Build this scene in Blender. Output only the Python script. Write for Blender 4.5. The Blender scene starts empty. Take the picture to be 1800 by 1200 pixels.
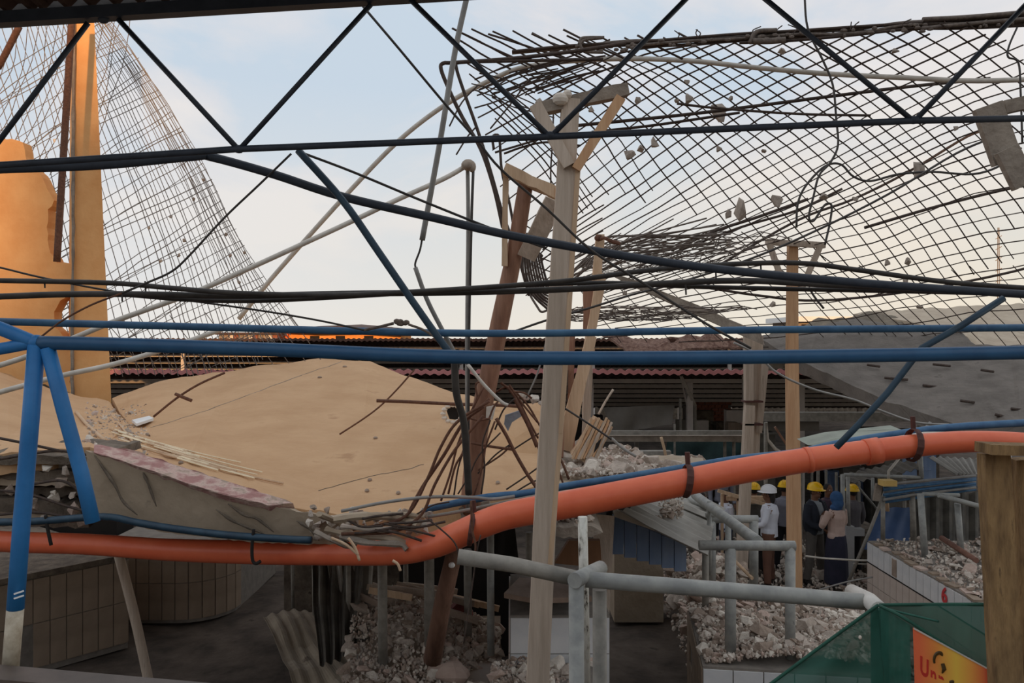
import bpy, bmesh, math, random
from mathutils import Vector, Matrix, Euler, noise
from mathutils.geometry import delaunay_2d_cdt

random.seed(7)
C = bpy.context.scene.collection
R = math.radians
EYE = 4.3            # camera height above the market floor
F = 1400.0           # focal length in pixels of the 1800 x 1200 frame

# ---------------------------------------------------------------- camera
cam_d = bpy.data.cameras.new('camera')
cam = bpy.data.objects.new('camera', cam_d)
C.objects.link(cam)
cam.location = (0, 0, EYE)
cam.rotation_euler = (R(90), 0, 0)
cam_d.sensor_width = 36.0
cam_d.lens = 36.0 * F / 1800.0
cam_d.clip_start = 0.05
cam_d.clip_end = 500
bpy.context.scene.camera = cam

# ---------------------------------------------------------------- sky
w = bpy.data.worlds.new('sky')
bpy.context.scene.world = w
w.use_nodes = True
nt = w.node_tree
nt.nodes.clear()
def N(t, **k):
    n = nt.nodes.new(t)
    for a, b in k.items():
        setattr(n, a, b)
    return n
tc = N('ShaderNodeTexCoord')
mp = N('ShaderNodeMapping')
mp.inputs['Scale'].default_value = (1.0, 1.0, 2.4)
mp.inputs['Rotation'].default_value = (0.12, 0.2, 0.9)
nt.links.new(tc.outputs['Generated'], mp.inputs['Vector'])
nz = N('ShaderNodeTexNoise')
nz.inputs['Scale'].default_value = 2.3
nz.inputs['Detail'].default_value = 7
nz.inputs['Roughness'].default_value = 0.55
nz.inputs['Distortion'].default_value = 0.5
nt.links.new(mp.outputs['Vector'], nz.inputs['Vector'])
cr = N('ShaderNodeValToRGB')
cr.color_ramp.elements[0].position = 0.42
cr.color_ramp.elements[0].color = (0.54, 0.63, 0.725, 1)
cr.color_ramp.elements[1].position = 0.59
cr.color_ramp.elements[1].color = (0.76, 0.735, 0.73, 1)
e = cr.color_ramp.elements.new(0.50)
e.color = (0.655, 0.675, 0.72, 1)
nt.links.new(nz.outputs['Fac'], cr.inputs['Fac'])
sp = N('ShaderNodeSeparateXYZ')
nt.links.new(tc.outputs['Generated'], sp.inputs['Vector'])
hz = N('ShaderNodeValToRGB')          # haze towards the horizon
hz.color_ramp.elements[0].position = 0.0
hz.color_ramp.elements[0].color = (1, 1, 1, 1)
hz.color_ramp.elements[1].position = 0.30
hz.color_ramp.elements[1].color = (0, 0, 0, 1)
nt.links.new(sp.outputs['Z'], hz.inputs['Fac'])
hc = N('ShaderNodeValToRGB')          # colour of the haze, warmer to the right
hc.color_ramp.elements[0].position = 0.15
hc.color_ramp.elements[0].color = (0.76, 0.745, 0.72, 1)
hc.color_ramp.elements[1].position = 0.85
hc.color_ramp.elements[1].color = (0.84, 0.73, 0.55, 1)
xm = N('ShaderNodeMath', operation='MULTIPLY_ADD')
xm.inputs[1].default_value = 0.6
xm.inputs[2].default_value = 0.42
nt.links.new(sp.outputs['X'], xm.inputs[0])
nt.links.new(xm.outputs[0], hc.inputs['Fac'])
mx = N('ShaderNodeMix', data_type='RGBA')
nt.links.new(hz.outputs['Color'], mx.inputs['Factor'])
nt.links.new(cr.outputs['Color'], mx.inputs['A'])
nt.links.new(hc.outputs['Color'], mx.inputs['B'])
bg = N('ShaderNodeBackground')
bg.inputs['Strength'].default_value = 1.07
nt.links.new(mx.outputs['Result'], bg.inputs['Color'])
wo = N('ShaderNodeOutputWorld')
nt.links.new(bg.outputs[0], wo.inputs[0])

# ---------------------------------------------------------------- low sun behind the camera
sun_d = bpy.data.lights.new('sun', 'SUN')
sun = bpy.data.objects.new('sun', sun_d)
C.objects.link(sun)
sun_d.energy = 3.3
sun_d.color = (1.0, 0.54, 0.22)
sun_d.angle = R(2.6)
SUN_EL = 9.0
sun.rotation_euler = (R(90 - SUN_EL), 0, R(2))   # shines towards +Y and slightly down
sun.location = (0, -20, 12)

vs = bpy.context.scene.view_settings
vs.view_transform = 'Standard'
vs.look = 'None'
vs.gamma = 1.0
vs.use_curve_mapping = False
vs.exposure = 0.0

# ================================================================= helpers
def W(px, py, d):
    return Vector(((px - 900.0) / F * d, d, EYE - (py - 600.0) / F * d))

def srgb(r, g, b):
    f = lambda c: (c / 255 / 12.92) if c / 255 <= 0.04045 else ((c / 255 + 0.055) / 1.055) ** 2.4
    return (f(r), f(g), f(b), 1)

MATS = {}
def mat(name, c1, c2=None, rough=0.8, metal=0.0, scale=8.0, stretch=(1, 1, 1), bump=0.2, c3=None, detail=6, lo=0.35, hi=0.65, bscale=None):
    if name in MATS:
        return MATS[name]
    m = bpy.data.materials.new(name)
    m.use_nodes = True
    t = m.node_tree
    b = t.nodes['Principled BSDF']
    b.inputs['Roughness'].default_value = rough
    b.inputs['Metallic'].default_value = metal
    co = t.nodes.new('ShaderNodeTexCoord')
    ma = t.nodes.new('ShaderNodeMapping')
    ma.inputs['Scale'].default_value = stretch
    t.links.new(co.outputs['Object'], ma.inputs['Vector'])
    n = t.nodes.new('ShaderNodeTexNoise')
    n.inputs['Scale'].default_value = scale
    n.inputs['Detail'].default_value = detail
    n.inputs['Roughness'].default_value = 0.6
    t.links.new(ma.outputs['Vector'], n.inputs['Vector'])
    r = t.nodes.new('ShaderNodeValToRGB')
    r.color_ramp.elements[0].position = lo
    r.color_ramp.elements[0].color = c1
    r.color_ramp.elements[1].position = hi
    r.color_ramp.elements[1].color = c2 or c1
    if c3:
        q = r.color_ramp.elements.new(hi + 0.08)
        q.color = c3
    t.links.new(n.outputs['Fac'], r.inputs['Fac'])
    t.links.new(r.outputs['Color'], b.inputs['Base Color'])
    if bump:
        n2 = t.nodes.new('ShaderNodeTexNoise')
        n2.inputs['Scale'].default_value = bscale or scale * 4
        n2.inputs['Detail'].default_value = 5
        t.links.new(ma.outputs['Vector'], n2.inputs['Vector'])
        bp = t.nodes.new('ShaderNodeBump')
        bp.inputs['Strength'].default_value = bump
        bp.inputs['Distance'].default_value = 0.02
        t.links.new(n2.outputs['Fac'], bp.inputs['Height'])
        t.links.new(bp.outputs['Normal'], b.inputs['Normal'])
    MATS[name] = m
    return m

M_navy = mat('dark navy painted steel', srgb(40, 48, 60), srgb(54, 62, 74), 0.55, 0.0, 14, bump=0)
M_blue = mat('blue paint on steel pipe', srgb(32, 106, 166), srgb(44, 120, 182), 0.5, 0.0, 10, bump=0.04)
M_blue2 = mat('faded blue paint', srgb(50, 92, 130), srgb(70, 115, 150), 0.5, 0.0, 10, bump=0.05)
M_teal = mat('dark teal paint', srgb(30, 54, 72), srgb(42, 70, 88), 0.5, 0.0, 12, bump=0.05)
M_bare = mat('bare scraped primer', srgb(205, 195, 175), srgb(165, 150, 128), 0.7, 0.0, 20, bump=0.1, c3=srgb(90, 75, 60))
M_black = mat('black rubber sheath', srgb(52, 48, 46), srgb(72, 67, 62), 0.6, 0.0, 12, bump=0.05)
M_rebar = mat('dark rebar steel', srgb(58, 47, 42), srgb(82, 66, 56), 0.8, 0.0, 30, bump=0.2)
M_rebarR = mat('rusted rebar steel', srgb(92, 60, 46), srgb(120, 82, 62), 0.85, 0.0, 30, bump=0.2)
M_rebarG = mat('grey weathered rebar', srgb(96, 86, 80), srgb(128, 116, 106), 0.85, 0.0, 30, bump=0.2)
M_pvc = mat('dusty white pvc', srgb(190, 182, 170), srgb(214, 206, 194), 0.5, 0.0, 8, bump=0.03)
M_pvcg = mat('grey pvc conduit', srgb(130, 127, 122), srgb(152, 148, 142), 0.5, 0.0, 8, bump=0.03)
M_orange = mat('orange drain pipe', srgb(226, 104, 68), srgb(236, 118, 80), 0.38, 0.0, 5, bump=0.02)
M_wood = mat('weathered grey timber', srgb(180, 162, 144), srgb(204, 186, 168), 0.85, 0.0, 22, (1, 1, 0.07), 0.35, c3=srgb(150, 132, 114))
M_woodw = mat('fresh timber', srgb(194, 162, 130), srgb(214, 184, 152), 0.8, 0.0, 22, (1, 1, 0.07), 0.3, c3=srgb(158, 124, 96))
M_woodt = mat('orange sawn timber', srgb(194, 148, 108), srgb(212, 170, 130), 0.8, 0.0, 22, (1, 1, 0.07), 0.3)
M_woodb = mat('brown painted pole', srgb(134, 96, 76), srgb(166, 124, 100), 0.7, 0.0, 16, (1, 1, 0.1), 0.3, c3=srgb(104, 72, 58))
M_woodold = mat('old stained timber', srgb(112, 86, 56), srgb(162, 130, 88), 0.85, 0.0, 22, (1, 1, 0.22), 0.6, c3=srgb(66, 48, 34))
M_galv = mat('galvanised pipe', srgb(140, 141, 138), srgb(170, 170, 164), 0.55, 0.0, 9, (1, 1, 1), 0.06, c3=srgb(128, 130, 128))
M_galvd = mat('dusty galvanised pipe', srgb(128, 124, 116), srgb(158, 152, 142), 0.7, 0.1, 9, (1, 1, 1), 0.08)
M_peel = mat('peeling white paint', srgb(225, 222, 212), srgb(200, 196, 184), 0.7, 0.0, 18, (1, 1, 0.5), 0.3, c3=srgb(70, 60, 50), lo=0.45, hi=0.56)
M_plaster = mat('tan plaster', srgb(192, 152, 112), srgb(204, 165, 125), 0.95, 0.0, 1.6, bump=0.4, c3=srgb(180, 140, 102), bscale=16)
M_plasterO = mat('ochre render', srgb(230, 166, 104), srgb(242, 186, 124), 0.95, 0.0, 2.0, bump=0.25, bscale=14)
M_conc = mat('grey broken concrete', srgb(128, 116, 104), srgb(158, 146, 132), 0.95, 0.0, 5, bump=0.7)
M_concd = mat('dark broken concrete', srgb(84, 74, 64), srgb(128, 115, 100), 0.95, 0.0, 6, bump=0.8, c3=srgb(60, 50, 42))
M_palet = mat('pale tan plaster', srgb(176, 160, 140), srgb(192, 177, 156), 0.95, 0.0, 3, bump=0.4, c3=srgb(164, 148, 128))
M_concg = mat('grey slab soffit', srgb(162, 145, 124), srgb(178, 160, 138), 0.95, 0.0, 3, bump=0.5, c3=srgb(128, 118, 104))
M_pink = mat('pink plaster edge', srgb(172, 128, 122), srgb(206, 178, 166), 0.95, 0.0, 7, (1, 1, 2), 0.7, c3=srgb(170, 150, 134), lo=.42, hi=.55)
M_rub1 = mat('rubble grey', srgb(168, 154, 142), srgb(196, 182, 168), 0.95, 0.0, 5, bump=0.4)
M_rub2 = mat('rubble pale', srgb(208, 196, 182), srgb(226, 216, 202), 0.95, 0.0, 5, bump=0.4)
M_rub3 = mat('rubble brown', srgb(144, 126, 112), srgb(170, 152, 136), 0.95, 0.0, 5, bump=0.4)
M_rub4 = mat('rubble pinkish', srgb(184, 160, 146), srgb(200, 178, 164), 0.95, 0.0, 5, bump=0.4)
M_dirt = mat('dirt floor', srgb(62, 53, 46), srgb(98, 86, 76), 1.0, 0.0, 2.2, bump=0.8, c3=srgb(52, 44, 38), bscale=9)
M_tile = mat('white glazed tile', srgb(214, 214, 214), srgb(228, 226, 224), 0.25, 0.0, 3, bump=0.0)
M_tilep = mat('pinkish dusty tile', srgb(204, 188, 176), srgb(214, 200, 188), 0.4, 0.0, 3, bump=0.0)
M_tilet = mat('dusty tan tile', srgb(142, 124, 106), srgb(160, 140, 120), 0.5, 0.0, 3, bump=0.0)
M_grout = mat('grey mortar', srgb(120, 112, 104), srgb(138, 130, 120), 0.95, 0.0, 8, bump=0.2)
M_sheet = mat('galvanised sheet', srgb(150, 146, 138), srgb(172, 168, 160), 0.6, 0.15, 3, bump=0.05)
M_sheetd = mat('dark corrugated sheet', srgb(70, 66, 60), srgb(104, 98, 88), 0.7, 0.1, 3, bump=0.1)
M_rust = mat('rusted roof sheet', srgb(62, 44, 38), srgb(84, 60, 50), 0.8, 0.0, 3, bump=0.1)
M_pinkroof = mat('pink corrugated edge', srgb(190, 120, 118), srgb(210, 140, 136), 0.7, 0.0, 3, bump=0.05)
M_purlin = mat('grey purlin steel', srgb(205, 196, 188), srgb(220, 210, 202), 0.7, 0.0, 4, bump=0.05)
M_brick = mat('red brick', srgb(140, 84, 66), srgb(164, 104, 84), 0.9, 0.0, 12, bump=0.3)
M_tarp = mat('grey tarpaulin', srgb(104, 98, 90), srgb(122, 116, 108), 0.8, 0.0, 2, bump=0.1)
M_tarpb = mat('blue tarpaulin', srgb(50, 72, 108), srgb(64, 86, 124), 0.6, 0.0, 2, bump=0.1)
M_bluewall = mat('blue painted board', srgb(108, 132, 168), srgb(140, 158, 186), 0.6, 0.0, 3, (1, 1, 0.3), 0.1)
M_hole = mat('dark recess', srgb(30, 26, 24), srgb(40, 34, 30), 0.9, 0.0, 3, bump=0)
M_green = mat('green net panel', srgb(20, 66, 56), srgb(28, 80, 66), 0.7, 0.0, 3, bump=0.05)
M_white = mat('white paint', srgb(226, 226, 224), srgb(236, 236, 234), 0.5, 0.0, 3, bump=0)
M_red = mat('red paint', srgb(196, 52, 56), srgb(206, 60, 62), 0.6, 0.0, 3, bump=0)
M_steelx = mat('brown iron strap', srgb(74, 44, 38), srgb(92, 56, 48), 0.7, 0.2, 12, bump=0.1)

def catmull(pts, n=6):
    if len(pts) < 3:
        return [Vector(p) for p in pts]
    P = [pts[0] * 2 - pts[1]] + list(pts) + [pts[-1] * 2 - pts[-2]]
    out = []
    for i in range(1, len(P) - 2):
        a, b, c, d = P[i - 1], P[i], P[i + 1], P[i + 2]
        for k in range(n):
            t = k / n
            out.append(0.5 * ((2 * b) + (c - a) * t + (2 * a - 5 * b + 4 * c - d) * t * t + (3 * b - a - 3 * c + d) * t ** 3))
    out.append(Vector(P[-2]))
    return out

class MB:
    """collects shapes, then links them as one mesh object"""
    def __init__(s):
        s.v = []; s.f = []; s.mi = []
    def add(s, vs_, fs, mi=0):
        o = len(s.v)
        s.v += [Vector(p) for p in vs_]
        s.f += [tuple(i + o for i in f) for f in fs]
        s.mi += [mi] * len(fs)
        return s
    def tube(s, pts, r, seg=8, mi=0, flat=1.0):
        pts = [Vector(p) for p in pts]
        n = len(pts)
        if not isinstance(r, (list, tuple)):
            r = [r] * n
        elif len(r) != n:
            m = len(r) - 1
            r = [r[min(int(i / (n - 1) * m), m - 1)] * (1 - (i / (n - 1) * m - min(int(i / (n - 1) * m), m - 1))) + r[min(int(i / (n - 1) * m), m - 1) + 1] * (i / (n - 1) * m - min(int(i / (n - 1) * m), m - 1)) for i in range(n)]
        t0 = (pts[1] - pts[0]).normalized()
        up = Vector((0, 0, 1)) if abs(t0.z) < 0.9 else Vector((0, 1, 0))
        a = t0.cross(up).normalized()
        vs_ = []
        for i, p in enumerate(pts):
            t = (pts[min(i + 1, n - 1)] - pts[max(i - 1, 0)])
            if t.length < 1e-9:
                t = t0
            t = t.normalized()
            a = (a - t * a.dot(t))
            a = a.normalized() if a.length > 1e-6 else t.orthogonal().normalized()
            b = t.cross(a)
            for k in range(seg):
                th = 2 * math.pi * k / seg
                vs_.append(p + a * math.cos(th) * r[i] + b * math.sin(th) * r[i] * flat)
        fs = []
        for i in range(n - 1):
            for k in range(seg):
                k2 = (k + 1) % seg
                fs.append((i * seg + k, i * seg + k2, (i + 1) * seg + k2, (i + 1) * seg + k))
        fs.append(tuple(range(seg))[::-1])
        fs.append(tuple((n - 1) * seg + k for k in range(seg)))
        return s.add(vs_, fs, mi)
    def box(s, c, size, rot=None, mi=0):
        c = Vector(c)
        vs_ = []
        for x in (-.5, .5):
            for y in (-.5, .5):
                for z in (-.5, .5):
                    p = Vector((x * size[0], y * size[1], z * size[2]))
                    if rot is not None:
                        p = rot @ p
                    vs_.append(c + p)
        return s.add(vs_, [(0, 1, 3, 2), (4, 6, 7, 5), (0, 4, 5, 1), (2, 3, 7, 6), (0, 2, 6, 4), (1, 5, 7, 3)], mi)
    def bar(s, p0, p1, w_, h_, mi=0, roll=None, w1=None, h1=None, cuts=0, jit=0):
        """square section bar between two points, w across, h in depth"""
        p0 = Vector(p0); p1 = Vector(p1)
        t = (p1 - p0).normalized()
        side = Vector(roll) if roll is not None else (Vector((1, 0, 0)) if abs(t.x) < 0.8 else Vector((0, 0, 1)))
        a = (side - t * side.dot(t)).normalized()
        b = t.cross(a)
        w1 = w1 or w_; h1 = h1 or h_
        n = cuts + 2
        vs_ = []; fs = []
        for i in range(n):
            k = i / (n - 1)
            p = p0.lerp(p1, k)
            ww = w_ + (w1 - w_) * k; hh = h_ + (h1 - h_) * k
            for x, y in ((-1, -1), (1, -1), (1, 1), (-1, 1)):
                q = p + a * x * ww / 2 + b * y * hh / 2
                if jit:
                    q += Vector((random.uniform(-jit, jit) for _ in range(3)))
                vs_.append(q)
        for i in range(n - 1):
            for k in range(4):
                fs.append((i * 4 + k, i * 4 + (k + 1) % 4, (i + 1) * 4 + (k + 1) % 4, (i + 1) * 4 + k))
        fs += [(3, 2, 1, 0), tuple((n - 1) * 4 + k for k in range(4))]
        return s.add(vs_, fs, mi)
    def prism(s, poly, off, mi=0):
        n = len(poly)
        off = Vector(off)
        vs_ = [Vector(p) for p in poly] + [Vector(p) + off for p in poly]
        fs = [tuple(range(n)), tuple(range(2 * n - 1, n - 1, -1))]
        fs += [(i, i + n, (i + 1) % n + n, (i + 1) % n) for i in range(n)]
        return s.add(vs_, fs, mi)
    def ball(s, c, r, seg=12, rings=8, mi=0, rot=None):
        c = Vector(c)
        if not isinstance(r, (tuple, list)):
            r = (r, r, r)
        vs_ = []
        for i in range(rings + 1):
            ph = math.pi * i / rings
            for k in range(seg):
                th = 2 * math.pi * k / seg
                p = Vector((r[0] * math.sin(ph) * math.cos(th), r[1] * math.sin(ph) * math.sin(th), r[2] * math.cos(ph)))
                vs_.append(c + (rot @ p if rot is not None else p))
        fs = []
        for i in range(rings):
            for k in range(seg):
                k2 = (k + 1) % seg
                fs.append((i * seg + k, (i + 1) * seg + k, (i + 1) * seg + k2, i * seg + k2))
        return s.add(vs_, fs, mi)
    def build(s, name, m, parent=None, label=None, cat=None, group=None, kind=None, smooth=False):
        """link as a top-level object whose origin sits at its base"""
        zs = min(p.z for p in s.v)
        low = [p for p in s.v if p.z < zs + 0.05]
        o = Vector((sum(p.x for p in low) / len(low), sum(p.y for p in low) / len(low), zs))
        ORG['#'] = o
        ob = part(s, name, m, None, label, smooth, kind)
        ob.location = o
        ORG[ob.name] = o
        return tag(ob, None, cat, group)

ORG = {}
def tag(o, label=None, cat=None, group=None, kind=None):
    if label: o['label'] = label
    if cat: o['category'] = cat
    if group: o['group'] = group
    if kind: o['kind'] = kind
    return o

def thing(name, label, cat, loc, group=None):
    o = bpy.data.objects.new(name, None)
    C.objects.link(o)
    o.empty_display_size = 0.2
    o.location = loc
    ORG[o.name] = Vector(loc)
    return tag(o, label, cat, group)

def part(mb, name, m, parent, label=None, smooth=False, kind=None):
    """mesh given in world coordinates, hung under its thing or part"""
    o = ORG[parent.name] if parent else ORG['#']
    me = bpy.data.meshes.new(name)
    me.from_pydata([p - o for p in mb.v], [], mb.f)
    for mm in (m if isinstance(m, (list, tuple)) else [m]):
        me.materials.append(mm)
    if isinstance(m, (list, tuple)):
        me.polygons.foreach_set('material_index', mb.mi)
    bm = bmesh.new(); bm.from_mesh(me)
    bmesh.ops.recalc_face_normals(bm, faces=bm.faces)
    bm.to_mesh(me); bm.free()
    if smooth:
        me.polygons.foreach_set('use_smooth', [len(p.vertices) <= 4 for p in me.polygons])
    ob = bpy.data.objects.new(name, me)
    C.objects.link(ob)
    ob.parent = parent
    ORG[ob.name] = o
    tag(ob, label, None, None, kind)
    return ob

def pix(pts, d):
    """(px, py[, depth]) list to points"""
    out = []
    n = len(pts)
    for i, p in enumerate(pts):
        if len(p) > 2:
            dd = p[2]
        elif isinstance(d, (tuple, list)):
            dd = d[0] + (d[1] - d[0]) * i / max(1, n - 1)
        else:
            dd = d
        out.append(W(p[0], p[1], dd))
    return out

def line(name, cat, label, m, wpx, d, pts, group=None, seg=8, curve=True, parent=None, smooth=True):
    P = pix(pts, d)
    dm = sum(p.y for p in P) / len(P)
    if curve and len(P) > 2:
        P = catmull(P, 5)
    rr = wpx / 2 / F
    mb = MB().tube(P, [rr * p.y for p in P] if abs(P[0].y - P[-1].y) < 0.01 * dm else rr * dm, seg)
    if parent is not None:
        return part(mb, name, m, parent, label, smooth)
    return mb.build(name, m, None, label, cat, group, smooth=smooth)

# ---- rubble chunks: a few shared meshes
def chunk_mesh(i, m):
    rnd = random.Random(100 + i)
    bm = bmesh.new()
    for k in range(11):
        p = Vector((rnd.uniform(-1, 1), rnd.uniform(-1, 1), rnd.uniform(-1, 1)))
        p = p.normalized() * rnd.uniform(0.75, 1.0)
        bm.verts.new((p.x * 0.5, p.y * 0.42, p.z * 0.32))
    g = bmesh.ops.convex_hull(bm, input=bm.verts)
    bmesh.ops.delete(bm, geom=[v for v in bm.verts if not v.link_faces], context='VERTS')
    bmesh.ops.recalc_face_normals(bm, faces=bm.faces)
    me = bpy.data.meshes.new('chunk')
    bm.to_mesh(me); bm.free()
    me.materials.append(m)
    return me
CH = [chunk_mesh(i, [M_rub1, M_rub1, M_rub2, M_rub3, M_rub1, M_rub4, M_rub2, M_rub3][i % 8]) for i in range(16)]

def rubble(label, region, hfun, n, size, nst, stsize, loc, name='rubble_pile', base_m=M_rub1, seed=1, slabby=0.0):
    """region(rnd) -> (x, y); hfun(x, y) -> surface height of the heap"""
    rnd = random.Random(seed)
    t = thing(name, label, 'rubble', loc)
    L = Vector(loc)
    for k in range(n):
        x, y = region(rnd)
        s_ = rnd.uniform(*size) * (1.6 if rnd.random() < 0.1 else 1)
        o = bpy.data.objects.new('chunk', CH[rnd.randrange(len(CH))])
        C.objects.link(o)
        o.parent = t
        o.location = Vector((x, y, hfun(x, y) + s_ * 0.12)) - L
        o.rotation_euler = (rnd.uniform(-.6, .6), rnd.uniform(-.6, .6), rnd.uniform(0, 6.3))
        o.scale = (s_, s_, s_ * (1 - slabby * rnd.random()))
    vs_ = []; fs = []; mi = []
    for k in range(nst):
        x, y = region(rnd)
        me = CH[rnd.randrange(len(CH))]
        s_ = rnd.uniform(*stsize)
        Mx = Matrix.Translation(Vector((x, y, hfun(x, y) + rnd.uniform(-.2, .4) * s_))) @ Euler((rnd.uniform(-2, 2), rnd.uniform(-2, 2), rnd.uniform(0, 6))).to_matrix().to_4x4() @ Matrix.Diagonal((s_, s_, s_, 1))
        o0 = len(vs_)
        vs_ += [Mx @ v.co for v in me.vertices]
        fs += [tuple(i + o0 for i in p.vertices) for p in me.polygons]
        mi += [rnd.choice((0, 0, 0, 1, 1, 2, 2, 3))] * len(me.polygons)
    mb = MB(); mb.v = vs_; mb.f = fs; mb.mi = mi
    part(mb, 'gravel', [M_rub1, M_rub3, M_rub2, M_rub4], t, kind='stuff')
    return t

def subdivide_jitter(pts, step, jit, rnd, closed=True):
    out = []
    n = len(pts)
    for i in range(n if closed else n - 1):
        a = pts[i]; b = pts[(i + 1) % n]
        L = math.hypot(b[0] - a[0], b[1] - a[1])
        k = max(1, int(L / step))
        for j in range(k):
            t = j / k
            j1 = 0 if j == 0 else jit
            out.append((a[0] + (b[0] - a[0]) * t + rnd.uniform(-j1, j1), a[1] + (b[1] - a[1]) * t + rnd.uniform(-j1, j1), a[2] + (b[2] - a[2]) * t))
    if not closed:
        out.append(pts[-1])
    return out

def facets(outline, inner, thick, grid=28, nz_=0.012, seed=1, jit=2.0, down=(0, 0, -1)):
    """slab whose top face passes through outline and inner points (px, py, depth)"""
    rnd = random.Random(seed)
    ol = subdivide_jitter(outline, 18, jit, rnd)
    coords = [Vector((p[0], p[1])) for p in ol]
    alln = [tuple(p) for p in ol] + [tuple(p) for p in inner]
    coords += [Vector((p[0], p[1])) for p in inner]
    n = len(ol)
    v2, e2, f2, ov, oe, of = delaunay_2d_cdt(coords, [(i, (i + 1) % n) for i in range(n)], [list(range(n))], 1, 1e-4)
    dep = []
    for i, v in enumerate(v2):
        src = ov[i]
        if src:
            dep.append(alln[src[0]][2])
        else:
            q = min(alln, key=lambda a: (a[0] - v.x) ** 2 + (a[1] - v.y) ** 2)
            dep.append(q[2])
    P = [W(v.x, v.y, d) for v, d in zip(v2, dep)]
    bm = bmesh.new()
    bv = [bm.verts.new(p) for p in P]
    for f in f2:
        try: bm.faces.new([bv[i] for i in f])
        except ValueError: pass
    bmesh.ops.subdivide_edges(bm, edges=bm.edges, cuts=2, use_grid_fill=True)
    for v in bm.verts:
        v.co.z += noise.noise(v.co * 1.7) * nz_ * 2 + noise.noise(v.co * 6) * nz_
    dn = Vector(down) * thick
    g = bmesh.ops.extrude_face_region(bm, geom=list(bm.faces))
    for v in [q for q in g['geom'] if isinstance(q, bmesh.types.BMVert)]:
        v.co += dn
    bmesh.ops.recalc_face_normals(bm, faces=bm.faces)
    mb = MB()
    bm.verts.index_update()
    mb.v = [v.co.copy() for v in bm.verts]
    mb.f = [tuple(v.index for v in f.verts) for f in bm.faces]
    mb.mi = [0] * len(mb.f)
    bm.free()
    return mb

def corrugated(p00, p10, p11, p01, amp, waves, thick=0.006, rows=2, crumple=0.0):
    """sheet: waves run across from p00 to p10, ribs go towards p01 / p11"""
    p00, p10, p11, p01 = map(Vector, (p00, p10, p11, p01))
    n = waves * 6
    nr = (p10 - p00).cross(p01 - p00).normalized()
    mb = MB()
    vs_ = []
    for sgn in (0, 1):
        for j in range(rows + 1):
            b = j / rows
            for i in range(n + 1):
                a = i / n
                p = (p00 * (1 - a) + p10 * a) * (1 - b) + (p01 * (1 - a) + p11 * a) * b
                p = p + nr * (amp * math.sin(a * waves * 2 * math.pi) + sgn * thick)
                if crumple:
                    p = p + nr * crumple * noise.noise(p * 2.0)
                vs_.append(p)
    fs = []
    K = (n + 1) * (rows + 1)
    for j in range(rows):
        for i in range(n):
            a = j * (n + 1) + i
            fs.append((a, a + 1, a + n + 2, a + n + 1))
            fs.append((K + a, K + a + n + 1, K + a + n + 2, K + a + 1))
    for j in range(rows):
        for i in (0, n):
            a = j * (n + 1) + i
            fs.append((a, a + n + 1, K + a + n + 1, K + a))
    for i in range(n):
        for j in (0, rows):
            a = j * (n + 1) + i
            fs.append((a, a + 1, K + a + 1, K + a))
    return mb.add(vs_, fs)
# ================================================================= the setting
g = MB()
nx, ny = 90, 70
for j in range(ny + 1):
    for i in range(nx + 1):
        x = -30 + 60 * i / nx
        y = 4.0 + (j / ny) ** 1.5 * 60
        g.v.append(Vector((x, y, -0.06 + 0.10 * noise.noise(Vector((x * .5, y * .5, 0))) + 0.05 * noise.noise(Vector((x * 2, y * 2, 3))))))
for j in range(ny):
    for i in range(nx):
        a = j * (nx + 1) + i
        g.f.append((a, a + 1, a + nx + 2, a + nx + 1)); g.mi.append(0)
tag(g.build('floor', M_dirt, smooth=True), kind='structure')
far = MB().box((0, 80, -0.45), (200, 240, 0.6))
tag(far.build('ground', M_dirt), 'bare dirt ground around the market', kind='structure')

# the upper storey the photograph is taken from: its floor, parapet and roof
tag(MB().box((0, -2.8, 2.6), (12, 10.4, 0.2)).build('floor_upper', M_conc), kind='structure')
tag(MB().box((0, 2.30, 1.55), (12, 0.2, 3.1)).build('wall_front', M_conc), kind='structure')
tag(MB().box((-34.5, -41.5, 6.3), (57.0, 3.5, 13.2)).build('shade_block_low', M_conc), kind='structure')  # added unseen block, low enough to let sun reach the ochre column top
tag(MB().box((27.0, -41.5, 8.0), (66.0, 3.5, 16.6)).build('shade_block_tall', M_conc), kind='structure')  # added unseen taller block that keeps the low sun off the market

# roof over the upper storey: corrugated rusty sheets whose front edge shows top left
rt = thing('roof_canopy', 'rusty corrugated sheet edge above the dark truss, top left corner', 'roof', (0, 0, 5.6))
for k in range(6):
    x0 = -5.4 + k * 1.8
    zt = lambda px_: 0
    za = W((x0) / 3.02 * F + 900, 12 - 0.060 * ((x0) / 3.02 * F + 900), 3.02).z
    zb = W((x0 + 1.82) / 3.02 * F + 900, 12 - 0.060 * ((x0 + 1.82) / 3.02 * F + 900), 3.02).z
    part(corrugated((x0, 3.02, za), (x0 + 1.85, 3.02, zb), (x0 + 1.85, 2.25, zb + 0.08), (x0, 2.25, za + 0.08), 0.018, 20), 'roof_sheet', M_rust, rt)

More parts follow.
